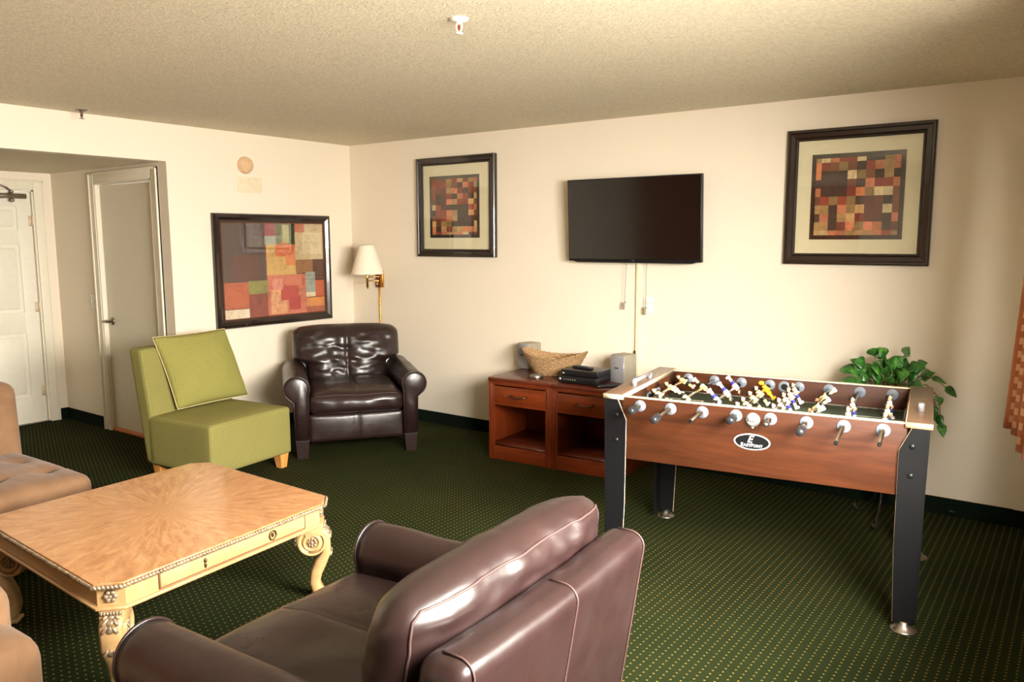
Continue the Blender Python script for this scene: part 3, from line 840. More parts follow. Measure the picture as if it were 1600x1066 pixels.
        for k in range(4, 18):
            s_, z_, h_ = path[k]; a = path[k-1]; b2 = path[min(len(path)-1, k+1)]; tx, tz = b2[0]-a[0], b2[1]-a[1]; l = math.hypot(tx, tz); nx, nz_ = -tz/l, tx/l
            sg = 1
            if nx*(s_-cs)+nz_*(z_-cz) < 0: sg = -1
            ps, pz = s_+sg*nx*(h_+0.001), z_+sg*nz_*(h_+0.001)
            ta = math.atan2(tz, tx)
            for sd in (-1, 1):
                mm = G.to_3x3().to_4x4() @ RY(-ta) @ RZ(sd*0.6)
                v.ell(G @ Vector((ps, sd*w*0.45, pz)), (0.019, 0.0075, 0.007), mm, 6)
            v.ell(G @ Vector((ps, 0, pz)), (0.016, 0.013, 0.006), G.to_3x3().to_4x4() @ RY(-ta), 6)
        ac = v.build('acanthus_carving', 'brass_bits', lg); v = MB()
        for k in range(-3, 4): v.ell(G @ Vector((cs+0.056, k*0.010, zb-0.008)), (0.006, 0.0065, 0.008), n=6)
        v.build('bead_moulding', 'brass_bits', lg)
    return t
coffee_table()

# ------------------------------------------------------------------ foosball table
def text_mesh(name, runs, xc, z, y, parent, gap=0.0010):
    """sets runs of letters side by side (small capitals), centred on xc, as one mesh"""
    pieces = []; x = 0.0
    for body, size, shear in runs:
        for chh in body:
            cu = bpy.data.curves.new(name, 'FONT'); cu.body = chh; cu.size = size; cu.extrude = 0.0003; cu.shear = shear; cu.offset = size*0.012
            o = bpy.data.objects.new(name, cu); COL.objects.link(o); bpy.context.view_layer.update()
            me = bpy.data.meshes.new_from_object(o.evaluated_get(bpy.context.evaluated_depsgraph_get()))
            xs = [v.co.x for v in me.vertices]; pieces.append((me, x-min(xs))); x += max(xs)-min(xs)+gap
            bpy.data.objects.remove(o); bpy.data.curves.remove(cu)
    tot = x-gap; bm = bmesh.new()
    for me, dx in pieces:
        me.transform(TR(dx-tot/2+xc, y, z) @ RX(PI/2)); bm.from_mesh(me); bpy.data.meshes.remove(me)
    m = bpy.data.meshes.new(name); bm.to_mesh(m); bm.free(); m.materials.clear(); m.materials.append(M['white'])
    o = bpy.data.objects.new(name, m); COL.objects.link(o); o.parent = parent; return o
FT = math.radians(8.19)
def foosball():
    t = thing('foosball_table', (4.333, -1.307, 0), FT, 'foosball table with walnut sides and black legs at the right', 'foosball table')
    Lh, Wh = 0.6915, 0.435; ZT = 0.872; PF = 0.412
    # walls of the cabinet
    for s, nm in ((-1, 'side_panel'), (1, 'side_panel')):
        b = MB(); b.box(-0.60, 0.60, s*PF-0.011 if s > 0 else -PF-0.011, s*PF+0.011 if s > 0 else -PF+0.011, 0.565, ZT-0.012, 0.0015); sp = b.build(nm, 'walnut', t)
        e = MB(); e.box(-0.60, 0.60, s*PF-0.012, s*PF+0.012, ZT-0.012, ZT-0.006, 0.001); e.build('edge_band', 'rail_edge', sp)
        if s < 0:
            # badge with lettering
            bd = MB(); n = 48
            bd.prism([(0.078*math.cos(k/n*2*PI), 0.716+0.036*math.sin(k/n*2*PI)) for k in range(n)], -PF-0.0135, -PF-0.010)
            bg = bd.build('badge', 'white', sp); bg['label'] = 'oval maker badge with white border'
            bd = MB(); bd.prism([(0.0718*math.cos(k/n*2*PI), 0.716+0.0315*math.sin(k/n*2*PI)) for k in range(n)], -PF-0.0145, -PF-0.013)
            bd.build('badge_face', 'black', sp)
            text_mesh('badge_initial', [('E', 0.044, 0.35)], -0.0045, 0.7135, -PF-0.0150, sp)
            text_mesh('badge_lettering', [('E', 0.0215, 0), ('AST', 0.0170, 0), ('P', 0.0215, 0), ('OINT', 0.0170, 0)], 0.0, 0.6945, -PF-0.0150, sp)
    for s in (-1, 1):
        b = MB()
        x = s*0.597
        # end wall with goal opening
        xs = (x-0.011, x+0.011)
        b.box(*xs, -PF+0.011, -0.10, 0.565, ZT-0.02); b.box(*xs, 0.10, PF-0.011, 0.565, ZT-0.02); b.box(*xs, -0.10, 0.10, 0.565, 0.752); b.box(*xs, -0.10, 0.10, 0.815, ZT-0.02)
        ep = b.build('end_panel', 'walnut', t)
        g = MB(); xi = x-s*0.013
        L = [(xi, -0.10, 0.756), (xi, -0.10, 0.812), (xi, -0.095, 0.817), (xi, 0.095, 0.817), (xi, 0.10, 0.812), (xi, 0.10, 0.756)]
        g.tube(L, 0.006, 8); g.build('goal_frame', 'grey_pl', ep)
        g = MB(); g.box(x+s*0.012, x+s*0.075, -0.10, 0.10, 0.74, 0.82); g.build('goal_box', 'black', ep)
        # top rail
        b = MB(); xo = s*Lh; xi = s*(Lh-0.097)
        b.box(min(xo, xi), max(xo, xi), -Wh, Wh, ZT-0.024, ZT, 0.002)
        tr = b.build('end_rail', 'walnut_y', t)
        e = MB(); e.box(xi-0.0016, xi+0.0016, -Wh+0.002, Wh-0.002, ZT-0.023, ZT+0.0004); e.box(min(xo, xi), max(xo, xi), -Wh-0.0012, -Wh+0.001, ZT-0.023, ZT-0.001); e.build('edge_band', 'rail_edge' if s < 0 else 'rail_edge_wood', tr)
        # score / handle bar on two posts on the left rail, cylinder posts on the right rail
        if s < 0:
            b = MB(); xx = -0.622
            for y in (-0.19, 0.05): b.cyl((xx, y, ZT), (xx, y, ZT+0.030), 0.0125, 18)
            b.cyl((xx, -0.19, ZT+0.024), (xx, 0.045, ZT+0.024), 0.0095, 14); b.ell((xx, -0.19, ZT+0.026), (0.0125, 0.0125, 0.0125))
            b.build('score_bar', 'silver', t)
        else:
            b = MB(); xx = 0.645; b.lathe([(0.0, 0), (0.013, 0), (0.013, 0.034), (0.0115, 0.036), (0.0, 0.036)], 20, TR(xx, -0.19, ZT), cap=False); b.build('score_post', 'silver', t)
    # playfield
    b = MB(); b.box(-0.586, 0.586, -PF+0.011, PF-0.011, 0.745, 0.752); pf = b.build('playfield', 'field', t)
    b = MB(); b.smooth = False; z0, z1 = 0.752, 0.7526
    for x in (-0.586+0.22, 0.586-0.22): b.box(x-0.003, x+0.003, -0.17, 0.17, z0, z1)
    for s in (-1, 1):
        for y in (-0.17, 0.17): b.box(min(s*0.586, s*0.366), max(s*0.586, s*0.366), y-0.003, y+0.003, z0, z1)
        b.box(-0.57, 0.57, s*0.385-0.002, s*0.385+0.002, z0, z1)
    b.box(-0.003, 0.003, -0.40, 0.40, z0, z1)
    n = 40
    for k in range(n):
        a0, a1 = k/n*2*PI, (k+1)/n*2*PI
        v = [b.bm.verts.new((r*math.cos(a), r*math.sin(a), z1)) for r, a in ((0.12, a0), (0.126, a0), (0.126, a1), (0.12, a1))]; b.bm.faces.new(v)
    b.build('field_lines', 'white', pf)
    b = MB(); b.box(-0.586, 0.586, -PF+0.011, PF-0.011, 0.566, 0.575); b.build('bottom_board', 'black_lam', t)
    # legs: black L-shaped laminates with bolts and levelling feet
    for sx in (-1, 1):
        for sy in (-1, 1):
            q = MB(); q.smooth = False
            poly = [(0.590, 0.03), (0.578, 0.35), (0.576, 0.755), (0.618, 0.848), (0.683, 0.848), (0.678, 0.53), (0.664, 0.03)]
            q.prism([(sx*x, z) for x, z in poly], sy*0.4255, sy*0.4395, bev=0.0015)
            q.prism([(sy*0.425, 0.03), (sy*0.425, 0.848), (sy*0.335, 0.848), (sy*0.345, 0.03)], sx*0.666, sx*0.678 if sx > 0 else sx*0.678, axis='x')
            lg = q.build('leg', 'black_lam', t)
            e = MB(); e.smooth = False
            for k, (pa, pb) in enumerate((((0.590, 0.03), (0.578, 0.35)), ((0.578, 0.35), (0.576, 0.755)), ((0.576, 0.755), (0.618, 0.848)))):
                e.tube([(sx*(pa[0]-0.0006), sy*0.433, pa[1]), (sx*(pb[0]-0.0006), sy*0.433, pb[1])], 0.0013, 5)
            e.build('edge_band', 'rail_edge', lg)
            for z in (0.775, 0.655):
                bo = MB(); bo.lathe([(0.0, 0.005), (0.006, 0.005), (0.011, 0.003), (0.012, 0.0)], 18, TR(sx*0.622, sy*0.4395, z) @ RX(PI/2 if sy < 0 else -PI/2), cap=False); bo.build('bolt', 'black', lg)
            ft = MB(); ft.lathe([(0.0, 0.0), (0.050, 0.0), (0.052, 0.005), (0.047, 0.009), (0.020, 0.028), (0.018, 0.040), (0.0, 0.040)], 30, TR(0.664 if sx > 0 and sy > 0 else sx*0.632, sy*0.428, 0), cap=False); ft.build('levelling_foot', 'brushed', lg)
    # bearings, ball inlets
    RX8 = [-0.512, -0.367, -0.221, -0.0735, 0.0735, 0.220, 0.366, 0.514]; RZ_ = 0.826
    def disc(x, sy, side, name='rod_bearing', z=RZ_):
        # side: +1 outer face, -1 inner face
        y = sy*(PF+0.011*side); d = sy*side
        Mx = TR(x, y, z) @ RX(PI/2 if d < 0 else -PI/2)
        b = MB(); b.lathe([(0.0, 0.010), (0.012, 0.010), (0.013, 0.006), (0.024, 0.005), (0.0275, 0.002), (0.0275, 0.0)], 28, Mx, cap=False); b.build(name, 'grey_pl', t)
    for x in RX8:
        for sy in (-1, 1):
            disc(x, sy, 1); 
            disc(x, sy, -1)
    for sy in (-1, 1):
        y = sy*(PF+0.011); d = sy
        Mx = TR(0.0, y, 0.815) @ RX(PI/2 if d < 0 else -PI/2)
        b = MB(); b.lathe([(0.031, 0.0), (0.031, 0.004), (0.027, 0.006), (0.026, 0.014), (0.020, 0.016), (0.0, 0.016)], 28, Mx, cap=False)
        b.box(-0.017, 0.017, y-0.026 if sy < 0 else y+0.010, y-0.010 if sy < 0 else y+0.026, 0.812, 0.832, 0.004)
        b.ell((0, y+sy*0.003, 0.815-0.034), (0.006, 0.003, 0.006)); b.build('ball_inlet', 'clear_grey', t)
        Mi = TR(0.0, sy*(PF-0.011), 0.820) @ RX(-PI/2 if d < 0 else PI/2)
        b = MB(); b.lathe([(0.017, 0.002), (0.029, 0.004), (0.031, 0.0)], 28, Mi, cap=False); b.mi = 1; b.lathe([(0.0, 0.0015), (0.018, 0.0015)], 20, Mi, cap=False); b.build('inlet_ring', ['grey_pl', 'black'], t)
    # player figure
    def figure(mats):
        g = MB()
        g.mi = 0; g.rbox((0, 0, 0.0), (0.022, 0.030, 0.040), 0.008, 3)                 # torso / shirt
        g.rbox((0, 0.0, 0.012), (0.016, 0.046, 0.014), 0.006, 3)                       # shoulders
        g.mi = 1; g.rbox((0, 0, -0.026), (0.020, 0.026, 0.020), 0.006, 3)              # shorts
        g.mi = 2; g.ell((0.002, 0, 0.034), (0.0105, 0.0095, 0.0125), n=10)             # head
        g.ell((0.013, 0, 0.033), (0.003, 0.002, 0.003), n=6)
        for s in (-1, 1): g.tube([(0, s*0.022, 0.012), (0.004, s*0.024, -0.004), (0.012, s*0.016, -0.014)], [0.005, 0.0045, 0.004], 7)
        g.mi = 3; g.ell((-0.003, 0, 0.038), (0.0108, 0.0100, 0.0105), n=10)            # hair
        g.mi = 4
        g.rbox((0, 0, -0.047), (0.013, 0.019, 0.028), 0.005, 3)                        # legs (joined, as on the toy)
        g.mi = 5; g.rbox((0.003, 0, -0.063), (0.024, 0.021, 0.014), 0.005, 3)          # boots block
        return g, mats
    A = ['cream', 'hair', 'skin', 'hair', 'cream', 'white']; Bm = ['white', 'blue', 'skin', 'hair', 'white', 'white']
    G1, _ = figure(A); gk = ['yellow', 'yellow', 'yellow', 'yellow', 'yellow', 'yellow']
    spec = [  # x idx, kind, ys, angle of feet from straight down (deg, + towards +x), rod extension at the front, grip style
        (0, 'A', (-0.13, 0.08, 0.30), 62, 0.145, 'grip'),
        (1, 'A', (-0.16, 0.17), -128, 0.265, 'grip'),
        (2, 'B', (-0.14, 0.06, 0.26), -140, 0.215, 'bare'),
        (3, 'A', (-0.31, -0.19, -0.03, 0.12, 0.28), 40, 0.130, 'grip'),
        (4, 'B', (-0.29, -0.15, -0.01, 0.13, 0.27), 28, 0.125, 'stub'),
        (5, 'A', (-0.28, -0.08, 0.18), 128, 0.205, 'chromegrip'),
        (6, 'B', (-0.22, 0.0), 12, 0.315, 'bare'),
        (7, 'B', (-0.27, -0.07, 0.13), 10, 0.265, 'bare'),
    ]
    meshes = {}
    for i, kd, ys, ang, ext, style in spec:
        x = RX8[i]
        b = MB(); y0 = -(PF+ext); y1 = PF+0.05+0.10*((i*37) % 5)/5
        b.cyl((x, y0, RZ_), (x, y1, RZ_), 0.0078, 16)
        b.mi = 1
        b.cyl((x, y0-0.0005, RZ_), (x, y0+0.001, RZ_), 0.0055, 12)
        if style == 'bare': b.lathe([(0.0085, 0), (0.0085, 0.008)], 16, TR(x, y0, RZ_) @ RX(-PI/2), cap=False)
        rod = b.build('rod', ['chrome', 'black'], t)
        rod['label'] = {'A': 'chrome rod with cream players', 'B': 'chrome rod with blue and white players'}[kd]
        if style in ('grip', 'chromegrip'):
            h = MB(); L = 0.085; r = 0.0165; n = 16; prof = [(0.0, 0), (r*0.8, 0.0), (r, 0.006), (r*1.03, 0.045), (r*0.95, 0.075), (r*0.7, L), (0.0, L)]
            h.lathe(prof, 20, TR(x, y0-0.004, RZ_) @ RX(-PI/2), cap=False)
            for k in range(12):
                a = k/12*2*PI; h.tube([(x+r*1.0*math.cos(a), y0+0.006, RZ_+r*1.0*math.sin(a)), (x+r*1.04*math.cos(a), y0+0.04, RZ_+r*1.04*math.sin(a)), (x+r*0.92*math.cos(a), y0+0.074, RZ_+r*0.92*math.sin(a))], 0.002, 5)
            h.build('hand_grip', 'grip', rod)
            if style == 'chromegrip':
                h = MB(); h.cyl((x, y0+0.075, RZ_), (x, y0+0.10, RZ_), 0.013, 16); h.build('collar', 'chrome', rod)
        if style == 'stub':
            h = MB(); h.lathe([(0.0, 0), (0.008, 0.0), (0.0125, 0.008), (0.0125, 0.03), (0.009, 0.045), (0.0, 0.045)], 18, TR(x, y0-0.01, RZ_) @ RX(-PI/2), cap=False); h.build('end_cap', 'brushed', rod)
        # far side bumpers / caps
        h = MB(); h.cyl((x, y1-0.002, RZ_), (x, y1+0.012, RZ_), 0.010, 12); h.build('end_cap', 'black', rod)
        for j, y in enumerate(ys):
            key = kd if not (i == 3 and j == 4) else 'K'
            if key not in meshes:
                g, mm = figure(None)
                if key == 'A': G1.bm.free()
                o = g.build('player_figure', {'A': A, 'B': Bm, 'K': gk}[key], rod); meshes[key] = o
            else:
                o = meshes[key].copy(); COL.objects.link(o); o.parent = rod
            o.location = (x, y, RZ_); o.rotation_euler = (0, math.radians(-ang), 0)
        for y in ys:
            pass
        for y in (min(ys)-0.06, max(ys)+0.05):
            if abs(y) < 0.37:
                bu = MB(); bu.cyl((x, y-0.008, RZ_), (x, y+0.008, RZ_), 0.013, 14); bu.build('rubber_bumper', 'black', rod)
    return t
foosball()

# ------------------------------------------------------------------ nightstands and what stands on them
def nightstand(loc, rz, label):
    t = thing('nightstand', loc, rz, label, 'nightstand', None); w, d, h = 0.52, 0.50, 0.605
    # local: x 0..w, y 0..d (front at 0)
    for x in (0.0, w-0.02):
        b = MB(); b.box(x, x+0.02, 0.012, d, 0, h-0.025, 0.001); b.build('side_panel', 'cherry_v', t)
    b = MB(); b.box(-0.002, w+0.002, -0.004, d, h-0.025, h, 0.005); b.build('top', 'cherry_top', t)
    b = MB(); b.box(0.02, w-0.02, d-0.012, d, 0.03, 0.40); b.build('back_panel', 'cherry', t)
    b = MB(); b.box(0.02, w-0.02, 0.02, d-0.012, 0.10, 0.118); b.build('shelf', 'cherry_top', t)
    b = MB(); b.box(0.045, w-0.045, 0.012, 0.03, 0.0, 0.10, 0.001); b.build('plinth', 'cherry', t)
    # face frame moulding: three stepped strips around
    b = MB()
    for (o, ww, pr) in ((0.0, 0.018, 0.004), (0.018, 0.012, 0.0), (0.030, 0.016, 0.007)):
        b.box(o, o+ww, pr, 0.02, 0, h-0.025-o*0.6, 0.002); b.box(w-o-ww, w-o, pr, 0.02, 0, h-0.025-o*0.6, 0.002)
        zt = h-0.025-o*0.6; b.box(o, w-o, pr, 0.02, zt-ww*0.6, zt, 0.002)
    b.build('face_frame', 'cherry_v', t)
    b = MB(); b.box(0.048, w-0.048, 0.006, 0.026, 0.405, h-0.062, 0.002); dr = b.build('drawer', 'cherry', t)
    b = MB(); b.box(0.05, w-0.05, 0.026, 0.42, 0.415, 0.50); b.build('drawer_box', 'cherry', dr)
    b = MB(); cx = w/2+0.0; z = 0.485
    b.tube([(cx-0.062, 0.008, z), (cx-0.060, -0.018, z), (cx-0.045, -0.026, z-0.003), (cx, -0.028, z-0.006), (cx+0.045, -0.026, z-0.003), (cx+0.060, -0.018, z), (cx+0.062, 0.008, z)], 0.0058, 8)
    b.build('pull', 'antique', dr)
    return t
nightstand((2.065, -0.61, 0), math.radians(3.5), 'cherry wood nightstand with open shelf, the left of the pair, under the basket')
nightstand((2.065+0.524*math.cos(math.radians(3.5)), -0.61+0.524*math.sin(math.radians(3.5)), 0), math.radians(3.5), 'cherry wood nightstand next to the foosball table, under the black boxes')

def speaker(loc, rz, label):
    t = thing('bookshelf_speaker', loc, rz, label, 'speaker', 'pair of silver speakers on the nightstands'); w, d, h = 0.115, 0.15, 0.195
    b = MB(); b.box(-w/2, w/2, 0.012, d, 0, h, 0.004); b.build('cabinet', 'speaker_body', t)
    b = MB()
    # bowed, waisted front grille
    def fn(u, v):
        a = 2*u-1; z = 0.004+v*(h-0.008); return Vector((a*(w/2-0.002), 0.006-0.006*(1-a*a)-0.004*(1-abs(a))*math.cos(2*PI*v)*0.5, z))
    b.grid(13, 13, fn); b.box(-w/2+0.002, w/2-0.002, 0.008, 0.014, 0.004, h-0.004); b.build('grille', 'silver', t)
    b = MB(); b.box(-0.016, 0.016, -0.0045, 0.0, h*0.53, h*0.53+0.007); b.build('nameplate', 'black', t)
    return t
speaker((2.055, -0.175, 0.605), math.radians(-11), 'silver bookshelf speaker at the left end of the nightstands, behind the basket')
speaker((2.945, -0.30, 0.605), math.radians(-9), 'silver bookshelf speaker at the right, beside the foosball table corner')

def basket():
    t = thing('wicker_basket', (2.40, -0.25, 0.605), math.radians(8), 'woven straw boat-shaped basket on the nightstands', 'basket')
    def shell(off):
        def fn(u, v):
            a = u*2*PI; rx = (0.150+0.106*v**0.9); ry = (0.092+0.045*v)
            z = v*(0.128+0.048*abs(math.cos(a))**2.6) 
            wv = 0.0045*math.sin(a*24)*math.cos(v*PI*9)
            return Vector(((rx-off+wv)*math.cos(a), (ry-off+wv)*math.sin(a), z+(0.006 if off else 0)))
        return fn
    b = MB(); b.grid(120, 26, shell(0), True); V = b.grid(120, 26, shell(0.009), True)
    b.lathe([(0.0, 0.0), (1, 0.0)], 40, Matrix.Diagonal((0.152, 0.094, 1, 1)), cap=False)
    b.lathe([(0.0, 0.007), (1, 0.007)], 40, Matrix.Diagonal((0.143, 0.085, 1, 1)), cap=False)
    b.build('bowl', 'basket', t)
    r = MB(); f = shell(0.004)
    r.tube([f(k/80, 1.0) for k in range(80)], 0.0065, 8, closed=True)
    for k in range(80):
        p = f(k/80, 1.0); p2 = f((k+1.6)/80, 1.0); r.tube([p+Vector((0, 0, -0.009)), (p+p2)/2+Vector((0.005*math.cos(k/80*2*PI), 0.005*math.sin(k/80*2*PI), 0.006)), p2+Vector((0, 0, -0.009))], 0.003, 5)
    r.build('braided_rim', 'basket', t)
basket()
def ashtray():
    t = thing('round_tin', (2.375, -0.445, 0.605), 0, 'small round silver tin dish in front of the basket', 'dish')
    b = MB(); b.lathe([(0.0, 0), (0.050, 0), (0.052, 0.004), (0.052, 0.020), (0.048, 0.024), (0.047, 0.020), (0.0, 0.018)], 32, cap=False); b.build('body', 'brushed', t)
    b = MB(); b.lathe([(0.0, 0.0195), (0.045, 0.0215), (0.030, 0.022), (0.0, 0.021)], 32, cap=False); b.build('lid', 'silver', t)
ashtray()
def boxes():
    rz = math.radians(3)
    t = thing('receiver_box', (2.745, -0.405, 0.605), rz, 'black set-top box with lights, underneath a slimmer black box', 'set-top box')
    b = MB(); b.box(-0.15, 0.15, -0.10, 0.13, 0.006, 0.052, 0.004); b.build('case', 'black', t)
    b = MB()
    for x in (-0.12, 0.12):
        for y in (-0.08, 0.11): b.cyl((x, y, 0), (x, y, 0.007), 0.01, 10)
    b.build('feet', 'black', t)
    b = MB(); b.ell((-0.132, -0.1005, 0.030), (0.010, 0.003, 0.010)); b.build('power_button', 'silver', t)
    for k in range(6):
        b = MB(); b.box(-0.105+k*0.018, -0.100+k*0.018, -0.1015, -0.099, 0.028, 0.032); b.build('indicator', 'white', t)
    t = thing('disc_player', (2.745, -0.385, 0.657), math.radians(2), 'slim black box on top of the set-top box, under the remote', 'media player')
    b = MB(); b.box(-0.135, 0.15, -0.10, 0.11, 0.0, 0.042, 0.005); b.build('case', 'black', t)
    b = MB(); b.box(-0.13, -0.11, -0.1015, -0.099, 0.012, 0.022); b.build('display', 'silver', t)
    def remote(name, loc, rz, rx, label, n):
        t = thing(name, loc, rz, label, 'remote control')
        b = MB(); b.rbox((0, 0, 0.010), (0.16, 0.046, 0.018), 0.008, 5); b.build('case', 'black', t)
        for k in range(n):
            b = MB(); b.box(-0.062+k*0.018, -0.052+k*0.018, -0.014, 0.014, 0.018, 0.0215, 0.001); b.build('button_row', 'grip', t)
    remote('remote_control', (2.74, -0.405, 0.699), math.radians(-8), 0, 'black remote control lying on top of the slim black box', 6)
    remote('remote_control', (2.97, -0.47, 0.605), math.radians(48), 0, 'black remote control lying on the nightstand, right of the set-top box', 6)
    # loose cables behind the boxes
    c = MB(); c.tube([(2.86, -0.27, 0.68), (2.90, -0.22, 0.665), (2.93, -0.13, 0.64), (2.945, -0.09, 0.70), (2.943, -0.03, 0.78)], 0.0035, 6)
    c.tube([(2.87, -0.29, 0.63), (2.91, -0.25, 0.66), (2.90, -0.15, 0.618), (2.935, -0.06, 0.65), (2.942, -0.02, 0.76)], 0.003, 6)
    tag(c.build('cable_bundle', 'cable'), 'black cables rising behind the boxes to the wall strip', 'cable')
boxes()

# ------------------------------------------------------------------ television, cables, outlet
def tv():
    t = thing('television', (2.95, 0.0, 0), 0, 'wall-mounted flat black television above the nightstands', 'television')
    W_, Hh = 1.02, 0.578; c = Vector((0.0, -0.13, 1.727)); Mx = TR(c.x-0.0, c.y, c.z) @ RX(math.radians(3.0)) @ RZ(math.radians(0.6))
    b = MB(); b.box(-W_/2, W_/2, 0.0, 0.035, -Hh/2, Hh/2, 0.004, mat=Mx); b.box(-0.3, 0.3, 0.03, 0.07, -0.2, 0.12, 0.01, mat=Mx); b.build('housing', 'black', t)
    b = MB(); b.smooth = False; b.box(-W_/2+0.008, W_/2-0.008, -0.0015, 0.001, -Hh/2+0.016, Hh/2-0.008, mat=Mx); b.build('screen', 'screen', t)
    b = MB(); b.prism([(-W_/2+0.03, -Hh/2+0.002), (-W_/2+0.07, -Hh/2-0.010), (W_/2-0.07, -Hh/2-0.010), (W_/2-0.03, -Hh/2+0.002)], 0.002, 0.03, mat=Mx); b.build('speaker_bar', 'black', t)
    b = MB(); b.box(-0.022, 0.022, -0.0015, 0.002, -Hh/2+0.003, -Hh/2+0.009, mat=Mx); b.build('nameplate', 'grip', t)
    b = MB(); b.box(-0.2, 0.2, -0.02, -0.001, 1.60, 1.85, 0.002); b.box(-0.05, 0.05, -0.065, -0.02, 1.66, 1.78, 0.004); b.build('wall_bracket', 'black_lam', t)
tv()
b = MB(); b.box(2.936, 2.966, -0.018, 0, 0.62, 1.60, 0.003); rw = b.build('cable_raceway', 'raceway'); tag(rw, 'ivory vertical cable cover strip between television and nightstands', 'cable cover')
b = MB(); b.tube([(2.94, -0.024, 0.80), (2.942, -0.024, 0.74), (2.94, -0.03, 0.66), (2.935, -0.07, 0.60)], 0.006, 7); b.bm.verts.ensure_lookup_table()
tag(b.build('power_cord', 'cable'), 'short black cord at the foot of the ivory cable strip', 'cord')
plate('wall_outlet', (3.03, -0.001, 1.125), 0, 0.075, 0.12, 'white wall outlet plate right of the ivory cable strip', 'outlet', 'outlet')
def pull(x, xb, zt, zb, label, fork):
    t = thing('hanging_cord', (x, -0.05, zt), 0, label, 'cord')
    b = MB(); b.tube([(0, 0, 0), (xb*0.5, 0.0, (zb-zt)*0.5), (xb, 0, zb-zt)], 0.0018, 6); b.build('cord', 'grey_pl', t)
    b = MB(); b.box(xb-0.008-0.006, xb+0.008-0.006, -0.006, 0.006, zb-zt-0.055, zb-zt-0.005, 0.003); b.ell((xb+0.004, 0, zb-zt-0.004), (0.007, 0.006, 0.007)); b.build('plug', 'speaker_body', t)
    if fork:
        b = MB(); b.tube([(xb-0.006, 0, zb-zt-0.02), (xb-0.02, 0, zb-zt+0.0)], 0.003, 6); b.build('prong', 'speaker_body', t)
pull(2.877, -0.010, 1.47, 1.150, 'thin grey cord with plug hanging left of the ivory cable strip', False)
pull(3.034, -0.003, 1.47, 1.120, 'thin grey cord with forked plug hanging in front of the outlet', True)

# ------------------------------------------------------------------ wall sconce
def sconce():
    t = thing('wall_lamp', (0.352, 0.0, 0.0), 0, 'brass swing-arm wall lamp with white cone shade in the corner', 'wall lamp')
    b = MB(); b.box(-0.035, 0.030, -0.022, 0, 1.165, 1.315, 0.003); b.build('back_plate', 'cherry_v', t)
    b = MB(); b.box(0.030, 0.055, -0.020, 0, 1.165, 1.315, 0.003); b.box(-0.015, 0.008, -0.030, -0.02, 1.20, 1.23, 0.003); b.build('brass_plate', 'brass', t)
    b = MB()
    for z in (1.228, 1.262): b.tube([(0.03, -0.035, z), (-0.02, -0.05, z), (0.005, -0.16, z), (0.098, -0.245, z)], 0.0055, 8)
    b.build('swing_arm', 'brass', t)
    b = MB(); b.cyl((0.098, -0.245, 1.18), (0.098, -0.245, 1.36), 0.011, 14); b.ell((0.098, -0.245, 1.178), (0.009, 0.009, 0.012)); b.build('stem', 'brass', t)
    b = MB(); b.ell((0.0, -0.032, 1.195), (0.006, 0.006, 0.006)); b.build('switch', 'white', t)
    b = MB(); Mx = TR(0.098, -0.245, 0)
    b.lathe([(0.142, 1.298), (0.063, 1.545)], 40, Mx, cap=False); b.lathe([(0.061, 1.545), (0.140, 1.298)], 40, Mx, cap=False)
    b.lathe([(0.142, 1.296), (0.142, 1.300)], 40, Mx, cap=False); b.build('lamp_shade', 'shade', t)
    b = MB(); b.tube([(0.098+0.062*math.cos(k/30*2*PI), -0.245+0.062*math.sin(k/30*2*PI), 1.546) for k in range(30)], 0.002, 6, closed=True)
    for k in range(3):
        a = k/3*2*PI; b.cyl((0.098, -0.245, 1.535), (0.098+0.062*math.cos(a), -0.245+0.062*math.sin(a), 1.545), 0.0016, 6)
    b.cyl((0.098, -0.245, 1.36), (0.098, -0.245, 1.545), 0.003, 8); b.ell((0.098, -0.245, 1.44), (0.028, 0.028, 0.04)); b.build('shade_fitter', 'brushed', t)
    b = MB(); b.box(-0.006, 0.010, -0.012, 0, 0.1, 1.165, 0.003); b.build('cord_cover', 'brass', t)
sconce()

# ------------------------------------------------------------------ framed pictures
PC = dict(T=(200, 160, 104), P=(222, 204, 156), O=(204, 126, 78), R=(140, 58, 36), B=(116, 68, 38), D=(58, 40, 26), G=(160, 132, 78), K=(206, 128, 92), N=(96, 48, 32))
def paint_mesh(name, rects, parent, Mx, y=0.0):
    """rects: (u0,u1,v0,v1,rgb) in metres already; colour stored per face corner"""
    bm = bmesh.new(); cl = bm.loops.layers.float_color.new('paint')
    for (x0, x1, z0, z1, c, dy) in rects:
        vs = [bm.verts.new(Mx @ Vector(p)) for p in ((x0, y-dy, z0), (x1, y-dy, z0), (x1, y-dy, z1), (x0, y-dy, z1))]
        f = bm.faces.new(vs)
        for l in f.loops: l[cl] = lin(c)
    me = bpy.data.meshes.new(name); bm.to_mesh(me); bm.free(); me.materials.append(M['print'])
    o = bpy.data.objects.new(name, me); COL.objects.link(o); o.parent = parent; return o
def frame_mesh(w, h, prof, Mx):
    """mitred frame: prof = list of (inset, out) from outer edge inward"""
    b = MB(); b.smooth = False; rings = []
    for ins, out in prof:
        rings.append([b.bm.verts.new(Mx @ Vector(p)) for p in ((-w/2+ins, -out, -h/2+ins), (w/2-ins, -out, -h/2+ins), (w/2-ins, -out, h/2-ins), (-w/2+ins, -out, h/2-ins))])
    for i in range(len(rings)-1):
        for k in range(4): b.bm.faces.new((rings[i][k], rings[i][(k+1) % 4], rings[i+1][(k+1) % 4], rings[i+1][k]))
    return b
